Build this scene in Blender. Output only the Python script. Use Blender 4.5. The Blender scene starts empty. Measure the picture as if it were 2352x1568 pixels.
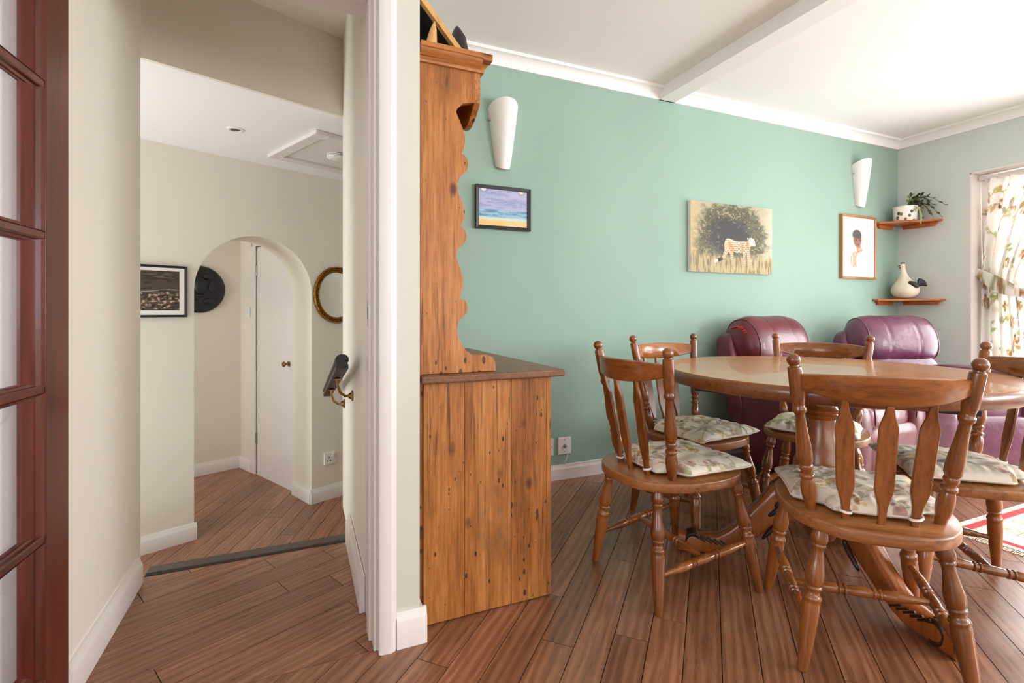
import bpy, bmesh, math, random
import numpy as np
from mathutils import Vector, Matrix

scene = bpy.context.scene
COL = scene.collection
R = math.radians
PI = math.pi

# ------------------------------------------------------------------ camera
cd = bpy.data.cameras.new('camera')
cd.sensor_width = 36.0
cd.lens = 1135 / 2352 * 36
cd.shift_y = -(784 - 714) / 2352
cd.clip_start = 0.02
cam = bpy.data.objects.new('camera', cd)
COL.objects.link(cam)
cam.location = (0, 0, 1.0)
cam.rotation_euler = (R(90), 0, -math.atan2(486, 1135))
scene.camera = cam

# ------------------------------------------------------------------ world and daylight
world = bpy.data.worlds.new('world')
scene.world = world
world.use_nodes = True
wn = world.node_tree.nodes
wl = world.node_tree.links
bg = wn['Background']
bg.inputs['Color'].default_value = (0.93, 0.97, 1.0, 1)
bg.inputs['Strength'].default_value = 1.6

def area(name, loc, rot, sx, sy, power, col=(1, 1, 1), spread=180):
    l = bpy.data.lights.new(name, 'AREA')
    l.shape = 'RECTANGLE'
    l.size, l.size_y = sx, sy
    l.energy = power
    l.color = col
    l.spread = R(spread)
    o = bpy.data.objects.new(name, l)
    o.location, o.rotation_euler = loc, rot
    COL.objects.link(o)
    return o

# daylight at the garden door, side and hall windows, plus added fill
area('daylight_garden_door', (5.10, 1.12, 1.12), (0, R(93), 0), 2.1, 2.1, 112, (0.985, 0.99, 1.0))
area('daylight_side_window', (4.68, -1.8, 1.45), (0, R(98), 0), 1.2, 1.9, 140, (0.99, 0.99, 1.0))
area('added_fill_rear', (0.9, -3.35, 1.4), (R(125), 0, 0), 4.9, 1.35, 36, (0.98, 0.99, 1.0))  # added fill lamp behind the camera, tilted up to brighten the ceiling
area('added_fill_left', (-2.56, -0.7, 1.4), (0, R(-115), 0), 1.35, 2.3, 30, (0.98, 0.99, 1.0))  # added fill lamp, lightens the wall seen through the door panes
area('daylight_hall', (-2.35, 2.75, 0.87), (0, R(-90), 0), 1.0, 1.65, 44, (0.95, 0.97, 1.0))

scene.view_settings.view_transform = 'Standard'
scene.view_settings.look = 'None'
scene.view_settings.gamma = 1
scene.view_settings.use_curve_mapping = False
scene.view_settings.exposure = 0.5
try:
    scene.cycles.max_bounces = 10
    scene.cycles.diffuse_bounces = 6
    scene.cycles.glossy_bounces = 4
    scene.cycles.sample_clamp_indirect = 6.0
    scene.cycles.caustics_reflective = False
    scene.cycles.caustics_refractive = False
except Exception:
    pass

# ------------------------------------------------------------------ materials
def lin(c):
    return tuple(((v / 255) / 12.92 if v / 255 <= 0.04045 else ((v / 255 + 0.055) / 1.055) ** 2.4) for v in c)

class NT:
    """small node-tree helper"""
    def __init__(s, name):
        s.m = bpy.data.materials.new(name)
        s.m.use_nodes = True
        s.t = s.m.node_tree
        s.b = s.t.nodes['Principled BSDF']
    def n(s, typ, props=None, **ins):
        nd = s.t.nodes.new('ShaderNode' + typ)
        for k, v in (props or {}).items():
            setattr(nd, k, v)
        for k, v in ins.items():
            key = k.replace('_', ' ')
            sock = None
            if k[0] == 'i' and k[1:].isdigit():
                sock = nd.inputs[int(k[1:])]
            else:
                sock = nd.inputs[key]
            s.put(sock, v)
        return nd
    def put(s, sock, v):
        if isinstance(v, bpy.types.NodeSocket):
            s.t.links.new(v, sock)
        elif isinstance(v, bpy.types.Node):
            s.t.links.new(v.outputs[0], sock)
        else:
            if sock.type == 'RGBA' and len(v) == 3:
                v = (*v, 1)
            sock.default_value = v
    def coord(s, which='Object', scale=(1, 1, 1), rnd=0, rot=(0, 0, 0)):
        tc = s.n('TexCoord')
        mp = s.n('Mapping', Vector=tc.outputs[which], Scale=scale, Rotation=rot)
        if rnd:
            oi = s.n('ObjectInfo')
            mu = s.n('Math', {'operation': 'MULTIPLY'}, i0=oi.outputs['Random'], i1=rnd)
            s.put(mp.inputs['Location'], s.n('CombineXYZ', X=mu, Y=mu, Z=mu).outputs[0])
        return mp.outputs[0]
    def noise(s, vec, scale, detail=4, rough=0.55, dist=0.0):
        return s.n('TexNoise', Vector=vec, Scale=scale, Detail=detail, Roughness=rough, Distortion=dist).outputs['Fac']
    def ramp(s, fac, stops, interp='LINEAR'):
        r = s.n('ValToRGB', Fac=fac)
        cr = r.color_ramp
        cr.interpolation = interp
        while len(cr.elements) < len(stops):
            cr.elements.new(0.5)
        for e, (p, c) in zip(cr.elements, stops):
            e.position = p
            e.color = (*c, 1) if len(c) == 3 else c
        return r.outputs[0]
    def mix(s, f, a, b, mode='MIX'):
        m = s.n('Mix', {'data_type': 'RGBA', 'blend_type': mode})
        s.put(m.inputs[0], f); s.put(m.inputs[6], a); s.put(m.inputs[7], b)
        return m.outputs[2]
    def math(s, op, a, b=0.0):
        return s.n('Math', {'operation': op}, i0=a, i1=b).outputs[0]
    def bump(s, h, strength=0.2, dist=0.01):
        b = s.n('Bump', Height=h, Strength=strength, Distance=dist)
        s.put(s.b.inputs['Normal'], b.outputs[0])
    def fin(s, col=None, rough=None, metal=None, spec=None, coat=None):
        for k, v in (('Base Color', col), ('Roughness', rough), ('Metallic', metal), ('Specular IOR Level', spec), ('Coat Weight', coat)):
            if v is not None:
                s.put(s.b.inputs[k], v)
        return s.m

WHITE1 = (1, 1, 1)
def plain(name, c, rough=0.5, var=0.03, nscale=3, bump=0.0, bscale=200, metal=0, spec=0.5, coat=0):
    t = NT(name)
    v = t.coord()
    base = lin(c)
    n = t.noise(v, nscale, 5)
    col = t.ramp(n, [(0.3, tuple(x * (1 - var) for x in base)), (0.7, tuple(min(1, x * (1 + var)) for x in base))])
    if bump:
        t.bump(t.noise(v, bscale, 3), bump, 0.002)
    return t.fin(col, rough, metal, spec, coat)

def wood(name, dark, light, axis='z', rough=0.35, spec=0.5, fine=70, coarse=5, strk=0.35, coat=0.0, bump=0.08, rnd=7.0, vary=0.25):
    t = NT(name)
    sc = {'x': (0.06, 1, 1), 'y': (1, 0.06, 1), 'z': (1, 1, 0.06)}[axis]
    v = t.coord('Object', sc, rnd)
    n1 = t.noise(v, coarse, 3, 0.6, 0.6)
    n2 = t.noise(v, fine, 6, 0.7, 0.2)
    f = t.math('ADD', t.math('MULTIPLY', n1, 0.6), t.math('MULTIPLY', n2, 0.4))
    d, l = lin(dark), lin(light)
    col = t.ramp(f, [(0.32, d), (0.5, tuple((a + b) / 2 for a, b in zip(d, l))), (0.66, l)])
    st = t.ramp(n2, [(0.30, (1 - strk,) * 3), (0.46, WHITE1)])
    col = t.mix(1.0, col, st, 'MULTIPLY')
    if vary:
        oi = t.n('ObjectInfo')
        vr = t.ramp(oi.outputs['Random'], [(0, (1 - vary,) * 3), (1, (1 + vary * 0.6,) * 3)])
        col = t.mix(1.0, col, vr, 'MULTIPLY')
    if bump:
        t.bump(n2, bump, 0.003)
    return t.fin(col, rough, 0, spec, coat)

def floor_wood():
    t = NT('walnut_plank')
    v = t.coord('Object', (0.09, 1, 1), 37.0)
    v2 = t.coord('Object', (0.35, 1, 1), 91.0)
    warp = t.noise(v2, 5.0, 3, 0.5, 0.4)
    cath = t.n('TexWave', {'wave_type': 'BANDS', 'bands_direction': 'Y', 'wave_profile': 'SIN'}, Vector=v, Scale=11.0, Distortion=9.0, Detail=3.0, Detail_Scale=1.1, Detail_Roughness=0.65).outputs['Fac']
    fine = t.noise(v, 95, 6, 0.75)
    broad = t.noise(v, 14, 4, 0.6, 0.5)
    f = t.math('ADD', t.math('MULTIPLY', cath, 0.13), t.math('ADD', t.math('MULTIPLY', fine, 0.42), t.math('ADD', t.math('MULTIPLY', warp, 0.2), t.math('MULTIPLY', broad, 0.3))))
    col = t.ramp(f, [(0.33, lin((97, 61, 41))), (0.52, lin((135, 89, 62))), (0.72, lin((168, 122, 92)))])
    oi = t.n('ObjectInfo')
    vr = t.ramp(oi.outputs['Random'], [(0, (0.80, 0.78, 0.77)), (0.5, (0.98, 0.97, 0.96)), (1, (1.16, 1.16, 1.16))])
    col = t.mix(1.0, col, vr, 'MULTIPLY')
    t.bump(fine, 0.05, 0.002)
    return t.fin(col, t.math('ADD', t.math('MULTIPLY', fine, 0.14), 0.22), 0, 0.65)

def pine(name, axis='z', tone=1.0):
    t = NT(name)
    sc = {'z': (1, 1, 0.07), 'x': (0.07, 1, 1), 'y': (1, 0.07, 1)}[axis]
    v = t.coord('Object', sc, 11.0)
    vk = t.coord('Object', {'z': (1, 1, 0.55), 'x': (0.55, 1, 1), 'y': (1, 0.55, 1)}[axis], 5.0)
    vs = t.coord('Object', {'z': (1, 1, 0.4), 'x': (0.4, 1, 1), 'y': (1, 0.4, 1)}[axis], 3.0)
    n1 = t.noise(v, 11, 4, 0.6, 0.8)
    n2 = t.noise(v, 90, 5, 0.7)
    f = t.math('ADD', t.math('MULTIPLY', n1, 0.45), t.math('MULTIPLY', n2, 0.55))
    k = tone
    col = t.ramp(f, [(0.32, lin((104 * k, 62 * k, 30 * k))), (0.48, lin((162 * k, 101 * k, 48 * k))), (0.68, lin((200 * k, 139 * k, 80 * k)))])
    # knots, half of the cells
    kv = t.n('TexVoronoi', {'feature': 'F1'}, Vector=vk, Scale=10.5)
    ks = t.n('SeparateColor', Color=kv.outputs['Color'])
    km = t.math('MULTIPLY', t.ramp(kv.outputs['Distance'], [(0.07, WHITE1), (0.17, (0, 0, 0))]), t.ramp(ks.outputs[0], [(0.45, (0, 0, 0)), (0.5, WHITE1)]))
    col = t.mix(t.math('MULTIPLY', km, 0.9), col, lin((70, 36, 16)))
    # long dark grain streaks
    vst = t.coord('Object', {'z': (1, 1, 0.025), 'x': (0.025, 1, 1), 'y': (1, 0.025, 1)}[axis], 23.0)
    sk_ = t.ramp(t.noise(vst, 120, 3, 0.6, 0.3), [(0.56, (0, 0, 0)), (0.66, WHITE1)])
    sg_ = t.ramp(t.noise(vk, 6.0, 3), [(0.42, (0.12,) * 3), (0.62, WHITE1)])
    col = t.mix(t.math('MULTIPLY', t.math('MULTIPLY', sk_, sg_), 0.75), col, lin((66, 38, 20)))
    # worm holes and nail marks
    vs2 = t.coord('Object', {'z': (1, 1, 0.45), 'x': (0.45, 1, 1), 'y': (1, 0.45, 1)}[axis], 3.0)
    wv = t.n('TexVoronoi', {'feature': 'F1'}, Vector=vs2, Scale=62.0)
    rs = t.n('SeparateColor', Color=wv.outputs['Color'])
    thr = t.math('MULTIPLY', t.ramp(rs.outputs[0], [(0.50, (0, 0, 0)), (1.0, (0.44, 0.44, 0.44))]), t.ramp(t.noise(vk, 4.0, 3), [(0.42, (0.25,) * 3), (0.62, WHITE1)]))
    spm = t.math('LESS_THAN', wv.outputs['Distance'], thr)
    col = t.mix(t.math('MULTIPLY', spm, 0.85), col, lin((48, 28, 15)))
    # dark age staining
    stn = t.math('MULTIPLY', t.ramp(t.noise(vk, 4.6, 4), [(0.55, (0, 0, 0)), (0.70, WHITE1)]), t.ramp(n2, [(0.42, (0, 0, 0)), (0.56, WHITE1)]))
    col = t.mix(t.math('MULTIPLY', stn, 0.85), col, lin((48, 32, 22)))
    t.bump(n2, 0.12, 0.003)
    return t.fin(col, 0.42, 0, 0.4)

def leather(name, c, rough=0.34):
    t = NT(name)
    v = t.coord()
    b = lin(c)
    n = t.noise(v, 6, 4)
    col = t.ramp(n, [(0.3, tuple(x * 0.75 for x in b)), (0.7, tuple(x * 1.2 for x in b))])
    vor = t.n('TexVoronoi', {'feature': 'DISTANCE_TO_EDGE'}, Vector=v, Scale=260.0).outputs['Distance']
    big = t.noise(v, 9, 3, 0.5, 0.3)
    h = t.math('ADD', t.math('MULTIPLY', vor, 0.10), big)
    t.bump(h, 0.28, 0.02)
    return t.fin(col, rough, 0, 0.55, 0.15)

def glass(name, tint=(1, 1, 1), gl=0.10):
    t = NT(name)
    tr = t.n('BsdfTransparent', Color=tint)
    gls = t.n('BsdfGlossy', Color=(1, 1, 1), Roughness=0.02)
    lw = t.n('LayerWeight', Blend=0.5)
    f = t.math('ADD', t.math('MULTIPLY', t.math('POWER', lw.outputs['Facing'], 5.0), 0.8), gl * 0.5)
    mx = t.n('MixShader', Fac=f)
    t.put(mx.inputs[1], tr.outputs[0]); t.put(mx.inputs[2], gls.outputs[0])
    t.put(t.t.nodes['Material Output'].inputs[0], mx.outputs[0])
    return t.m

def printed(name, rough=0.6):
    t = NT(name)
    a = t.n('Attribute', {'attribute_name': 'Col'})
    return t.fin(a.outputs['Color'], rough, 0, 0.3)

M = {}
M['green'] = plain('green_wall_paint', (149, 176, 163), 0.8, 0.03, 2.0, 0.05, 60, spec=0.25)
M['pale_green'] = plain('pale_sage_wall_paint', (200, 202, 190), 0.6, 0.02, 2.0, 0.05, 60)
M['grey_green'] = plain('grey_green_wall_paint', (203, 208, 203), 0.6, 0.02, 2.0, 0.05, 60)
M['cream'] = plain('cream_wall_paint', (231, 226, 216), 0.6, 0.02, 2.0, 0.05, 60)
M['hall_cream'] = plain('hall_cream_wall_paint', (230, 224, 212), 0.6, 0.02, 2.0, 0.05, 60)
M['ceil'] = plain('white_ceiling_paint', (243, 241, 241), 0.7, 0.01, 2.0)
M['white'] = plain('white_gloss_paint', (227, 221, 218), 0.35, 0.012, 6.0)
M['plastic'] = plain('white_plastic', (235, 234, 230), 0.3, 0.01)
M['glasslamp'] = plain('opal_glass', (233, 231, 228), 0.3, 0.01)
M['black'] = plain('black_satin', (26, 25, 26), 0.4, 0.1, 20)
M['board'] = plain('blackboard', (30, 32, 32), 0.6, 0.1, 8)
M['nosing'] = plain('dark_metal_nosing', (78, 68, 60), 0.4, 0.06, 30, metal=0.3)
M['nosing_shade'] = plain('nosing_edge_shade', (26, 22, 19), 0.6, 0.06, 30)  # near-black colour for the shadow line along the nosing
M['substrate'] = plain('floor_substrate', (58, 36, 26), 0.8, 0.05)
M['plank'] = floor_wood()
M['pine'] = pine('aged_pine')
M['pine_y'] = pine('aged_pine_along', 'y')
M['pine_x'] = pine('aged_pine_across', 'x')
M['worktop'] = wood('dark_waxed_pine', (82, 50, 30), (138, 92, 60), 'y', 0.38, strk=0.3, vary=0)
M['pale_pine'] = wood('pale_new_pine', (190, 140, 80), (222, 178, 116), 'z', 0.5, strk=0.15, vary=0)
M['chair'] = wood('stained_beech', (88, 44, 17), (166, 100, 46), 'z', 0.24, 0.55, strk=0.25, coat=0.25, vary=0.10)
M['chair_x'] = wood('stained_beech_across', (92, 47, 18), (172, 104, 48), 'x', 0.24, 0.55, strk=0.25, coat=0.25, vary=0.10)
M['seat'] = wood('seat_elm', (100, 58, 28), (174, 114, 64), 'x', 0.35, 0.5, strk=0.35, coat=0.1, vary=0.10)
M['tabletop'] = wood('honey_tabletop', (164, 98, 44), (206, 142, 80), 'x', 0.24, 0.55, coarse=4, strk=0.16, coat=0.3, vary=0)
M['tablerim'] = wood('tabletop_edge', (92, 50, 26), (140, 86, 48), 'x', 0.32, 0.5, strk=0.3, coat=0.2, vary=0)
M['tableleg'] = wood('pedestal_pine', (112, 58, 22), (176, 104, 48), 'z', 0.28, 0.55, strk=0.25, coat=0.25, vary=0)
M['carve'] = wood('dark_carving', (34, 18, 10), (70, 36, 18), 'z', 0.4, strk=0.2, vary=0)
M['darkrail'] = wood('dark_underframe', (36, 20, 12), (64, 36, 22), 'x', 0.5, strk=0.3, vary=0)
M['mahogany'] = wood('mahogany_varnish', (54, 18, 13), (100, 38, 28), 'z', 0.28, 0.5, strk=0.3, coat=0.2, vary=0)
M['shelfwood'] = wood('orange_pine', (150, 72, 24), (196, 112, 50), 'x', 0.35, strk=0.2, vary=0)
M['rail'] = wood('dark_handrail', (22, 15, 12), (44, 31, 25), 'y', 0.5, strk=0.3, vary=0)
M['frame_oak'] = wood('oak_frame', (150, 92, 50), (196, 142, 92), 'z', 0.35, strk=0.2, vary=0)
M['brass'] = plain('aged_brass', (150, 116, 66), 0.3, 0.2, 30, metal=1.0)
M['gilt'] = plain('antique_gilt', (150, 104, 44), 0.42, 0.6, 60, metal=0.8)
M['chrome'] = plain('dull_steel', (170, 165, 158), 0.3, 0.05, metal=1.0)
M['mirror'] = plain('mirror_glass', (226, 232, 230), 0.04, 0.0, metal=1.0)
M['burgundy'] = leather('burgundy_leather', (98, 24, 40))
M['plum'] = leather('plum_leather', (104, 56, 80), 0.27)
M['worn'] = plain('worn_red_leather', (206, 66, 58), 0.5, 0.15, 60)
def cloth_print(name, transl=0.0):
    t = NT(name)
    a = t.n('Attribute', {'attribute_name': 'Col'})
    v = t.coord()
    t.bump(t.noise(v, 600, 2), 0.12, 0.001)
    t.fin(a.outputs['Color'], 0.85, 0, 0.2)
    if transl:
        tr = t.n('BsdfTranslucent', Color=a.outputs['Color'])
        mx = t.n('MixShader', Fac=transl)
        t.put(mx.inputs[1], t.b.outputs[0]); t.put(mx.inputs[2], tr.outputs[0])
        t.put(t.t.nodes['Material Output'].inputs[0], mx.outputs[0])
    return t.m
M['piping'] = plain('cream_cotton', (222, 212, 194), 0.85, 0.03, 30)
M['tie'] = plain('white_ribbon', (232, 228, 222), 0.7, 0.02)
M['cushion'] = cloth_print('floral_cushion_cotton')
M['curtain'] = cloth_print('floral_curtain_cotton', 0.40)
M['print'] = printed('picture_print')
M['mat'] = plain('picture_mount', (240, 238, 232), 0.7, 0.01)
M['rugprint'] = printed('woven_rug', 0.95)
M['fringe'] = plain('rug_fringe', (226, 216, 196), 0.95, 0.08, 90)
M['glass'] = glass('window_glass')
M['doorglass'] = glass('door_glass', (0.97, 0.96, 0.98), 0.07)
M['upvc'] = plain('white_upvc', (242, 242, 240), 0.3, 0.01)
M['leaf'] = plain('plant_leaf', (70, 92, 48), 0.45, 0.3, 25)
M['leaf_pale'] = plain('pale_plant_leaf', (150, 165, 110), 0.5, 0.2, 25)
M['stem'] = plain('plant_stem', (88, 74, 48), 0.6, 0.2, 25)
M['ceramic'] = plain('cream_ceramic', (224, 214, 194), 0.3, 0.06, 8)
M['comb'] = plain('black_glaze', (38, 34, 38), 0.3, 0.1)
M['shield'] = plain('black_relief', (28, 27, 26), 0.42, 0.35, 30, 0.6, 40)
M['patio'] = plain('pale_paving', (196, 188, 176), 0.9, 0.08, 4)
M['hedge'] = plain('hedge_leaves', (90, 112, 70), 0.8, 0.4, 14)
M['fence'] = plain('rendered_garden_wall', (222, 218, 210), 0.8, 0.05, 3)

# potted plant glaze with painted sprigs
def pot_mat():
    t = NT('painted_pot')
    v = t.coord('Object', (1, 1, 0.8))
    vor = t.n('TexVoronoi', {'feature': 'F1'}, Vector=v, Scale=30.0)
    rc = t.n('SeparateColor', Color=vor.outputs['Color'])
    f = t.math('MULTIPLY', t.ramp(vor.outputs['Distance'], [(0.30, WHITE1), (0.42, (0, 0, 0))]), t.ramp(rc.outputs[0], [(0.35, (0, 0, 0)), (0.4, WHITE1)]))
    c = t.mix(t.ramp(rc.outputs[1], [(0.4, (0, 0, 0)), (0.6, WHITE1)]), lin((70, 84, 50)), lin((150, 110, 70)))
    return t.fin(t.mix(f, lin((240, 237, 230)), c), 0.25)
M['pot'] = pot_mat()

# ------------------------------------------------------------------ mesh helpers
class MB:
    def __init__(s, M4=None):
        s.v, s.f, s.mi = [], [], []
        s.M = M4 or Matrix.Identity(4)
        s.cur = 0
    def add(s, vs, fs):
        o = len(s.v)
        s.v += [tuple(s.M @ Vector(v)) for v in vs]
        for f in fs:
            s.f.append(tuple(i + o for i in f)); s.mi.append(s.cur)
        return s
    def box(s, x0, x1, y0, y1, z0, z1):
        vs = [(x, y, z) for x in (x0, x1) for y in (y0, y1) for z in (z0, z1)]
        return s.add(vs, [(0, 1, 3, 2), (4, 6, 7, 5), (0, 4, 5, 1), (2, 3, 7, 6), (0, 2, 6, 4), (1, 5, 7, 3)])
    def prism(s, poly, axis, a, b):
        """extrude a 2-D polygon along axis: 'x' -> (y,z), 'y' -> (x,z), 'z' -> (x,y)"""
        def p(u, w, h):
            return {'x': (h, u, w), 'y': (u, h, w), 'z': (u, w, h)}[axis]
        n = len(poly)
        vs = [p(u, w, a) for u, w in poly] + [p(u, w, b) for u, w in poly]
        fs = [tuple(range(n))[::-1], tuple(range(n, 2 * n))] + [(i, (i + 1) % n, n + (i + 1) % n, n + i) for i in range(n)]
        return s.add(vs, fs)
    def lathe(s, prof, p0, p1, n=16, cap=True):
        """prof: (t along p0->p1 in 0..1, radius)"""
        p0, p1 = Vector(p0), Vector(p1)
        d = (p1 - p0); L = d.length; d.normalize()
        u = d.orthogonal().normalized(); w = d.cross(u)
        vs, fs = [], []
        for t, r in prof:
            c = p0 + d * (t * L)
            for k in range(n):
                a = 2 * PI * k / n
                vs.append(c + u * (math.cos(a) * r) + w * (math.sin(a) * r))
        m = len(prof)
        for i in range(m - 1):
            for k in range(n):
                k2 = (k + 1) % n
                fs.append((i * n + k, i * n + k2, (i + 1) * n + k2, (i + 1) * n + k))
        if cap:
            fs.append(tuple(range(n))[::-1]); fs.append(tuple((m - 1) * n + k for k in range(n)))
        return s.add(vs, fs)
    def tube(s, pts, r, n=8, cap=True, up=None):
        pts = [Vector(p) for p in pts]
        rs = r if isinstance(r, (list, tuple)) else [r] * len(pts)
        vs, fs = [], []
        prev = None
        for i, p in enumerate(pts):
            d = (pts[min(i + 1, len(pts) - 1)] - pts[max(i - 1, 0)]).normalized()
            u = d.orthogonal().normalized() if prev is None else (prev - d * prev.dot(d)).normalized()
            prev = u
            w = d.cross(u)
            for k in range(n):
                a = 2 * PI * k / n
                vs.append(p + u * (math.cos(a) * rs[i]) + w * (math.sin(a) * rs[i]))
        m = len(pts)
        for i in range(m - 1):
            for k in range(n):
                k2 = (k + 1) % n
                fs.append((i * n + k, i * n + k2, (i + 1) * n + k2, (i + 1) * n + k))
        if cap:
            fs.append(tuple(range(n))[::-1]); fs.append(tuple((m - 1) * n + k for k in range(n)))
        return s.add(vs, fs)
    def loft(s, rings, closed=True, cap=True):
        n = len(rings[0]); vs = [p for r in rings for p in r]; fs = []
        for i in range(len(rings) - 1):
            for k in range(n if closed else n - 1):
                k2 = (k + 1) % n
                fs.append((i * n + k, i * n + k2, (i + 1) * n + k2, (i + 1) * n + k))
        if cap and closed:
            fs.append(tuple(range(n))[::-1]); fs.append(tuple((len(rings) - 1) * n + k for k in range(n)))
        return s.add(vs, fs)
    def ball(s, c, rx, ry=None, rz=None, e1=1.0, e2=1.0, nu=20, nv=12):
        """superellipsoid"""
        ry = rx if ry is None else ry; rz = rx if rz is None else rz
        sg = lambda x, e: math.copysign(abs(x) ** e, x)
        vs, fs = [], []
        for i in range(1, nv):
            a = -PI / 2 + PI * i / nv
            for k in range(nu):
                b = 2 * PI * k / nu
                vs.append((c[0] + rx * sg(math.cos(a), e1) * sg(math.cos(b), e2), c[1] + ry * sg(math.cos(a), e1) * sg(math.sin(b), e2), c[2] + rz * sg(math.sin(a), e1)))
        for i in range(nv - 2):
            for k in range(nu):
                k2 = (k + 1) % nu
                fs.append((i * nu + k, i * nu + k2, (i + 1) * nu + k2, (i + 1) * nu + k))
        b0 = len(vs); vs.append((c[0], c[1], c[2] - rz)); vs.append((c[0], c[1], c[2] + rz))
        for k in range(nu):
            k2 = (k + 1) % nu
            fs.append((b0, k2, k)); fs.append((b0 + 1, (nv - 2) * nu + k, (nv - 2) * nu + k2))
        return s.add(vs, fs)
    def build(s, name, mat, parent=None, smooth=None, bevel=0, seg=2, loc=None, rotz=0, sub=0):
        me = bpy.data.meshes.new(name)
        me.from_pydata(s.v, [], s.f)
        mats = mat if isinstance(mat, (list, tuple)) else [mat]
        for m in mats:
            me.materials.append(m if not isinstance(m, str) else M[m])
        if len(mats) > 1:
            me.polygons.foreach_set('material_index', s.mi)
        bm = bmesh.new(); bm.from_mesh(me)
        big = [f for f in bm.faces if len(f.verts) > 6]
        if big:
            bmesh.ops.triangulate(bm, faces=big)
        bmesh.ops.recalc_face_normals(bm, faces=bm.faces)
        bm.to_mesh(me); bm.free()
        if smooth is not None:
            me.shade_smooth()
            if smooth < 180:
                me.set_sharp_from_angle(angle=R(smooth))
        o = bpy.data.objects.new(name, me)
        COL.objects.link(o)
        if parent is not None:
            o.parent = parent
        if loc is not None:
            o.location = loc
        o.rotation_euler[2] = rotz
        if bevel:
            b = o.modifiers.new('bevel', 'BEVEL')
            b.width = bevel; b.segments = seg; b.limit_method = 'ANGLE'; b.angle_limit = R(40)
        if sub:
            b = o.modifiers.new('sub', 'SUBSURF'); b.levels = b.render_levels = sub
        return o

def tag(o, label, cat=None, group=None, kind=None):
    o['label'] = label
    if cat: o['category'] = cat
    if group: o['group'] = group
    if kind: o['kind'] = kind
    return o

def thing(name, label, cat, loc=(0, 0, 0), rotz=0, group=None):
    o = bpy.data.objects.new(name, None)
    o.empty_display_size = 0.1
    COL.objects.link(o)
    o.location = loc; o.rotation_euler[2] = rotz
    return tag(o, label, cat, group)

def struct(mb, name, mat, label, cat='wall', **kw):
    return tag(mb.build(name, mat, **kw), label, cat, kind='structure')

def copy_tree(o, parent=None):
    c = o.copy(); COL.objects.link(c); c.parent = parent
    for ch in list(o.children):
        copy_tree(ch, c)
    return c

def clip(poly, n, d):
    """keep the side n.p <= d of a 2-D polygon"""
    out = []
    for i in range(len(poly)):
        a, b = poly[i], poly[(i + 1) % len(poly)]
        fa, fb = n[0] * a[0] + n[1] * a[1] - d, n[0] * b[0] + n[1] * b[1] - d
        if fa <= 0: out.append(a)
        if fa * fb < 0:
            t = fa / (fa - fb)
            out.append((a[0] + t * (b[0] - a[0]), a[1] + t * (b[1] - a[1])))
    return out

# value noise for printed pictures
def vnoise(x, y, seed=0):
    rg = np.random.RandomState(seed); g = rg.rand(64, 64)
    xi, yi = np.floor(x).astype(int), np.floor(y).astype(int)
    fx, fy = x - xi, y - yi
    fx = fx * fx * (3 - 2 * fx); fy = fy * fy * (3 - 2 * fy)
    a = g[yi % 64, xi % 64]; b = g[yi % 64, (xi + 1) % 64]; c = g[(yi + 1) % 64, xi % 64]; d = g[(yi + 1) % 64, (xi + 1) % 64]
    return (a * (1 - fx) + b * fx) * (1 - fy) + (c * (1 - fx) + d * fx) * fy
def fbm(x, y, seed=0, o=4):
    r = 0; amp = 0.5; tot = 0
    for k in range(o):
        r = r + amp * vnoise(x * 2 ** k, y * 2 ** k, seed + k); tot += amp; amp *= 0.6
    return r / tot
def ss(a, b, x):
    t = np.clip((x - a) / (b - a), 0, 1); return t * t * (3 - 2 * t)
def mixc(c, col, f):
    return c * (1 - f[..., None]) + np.array(col, float) * f[..., None]

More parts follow.
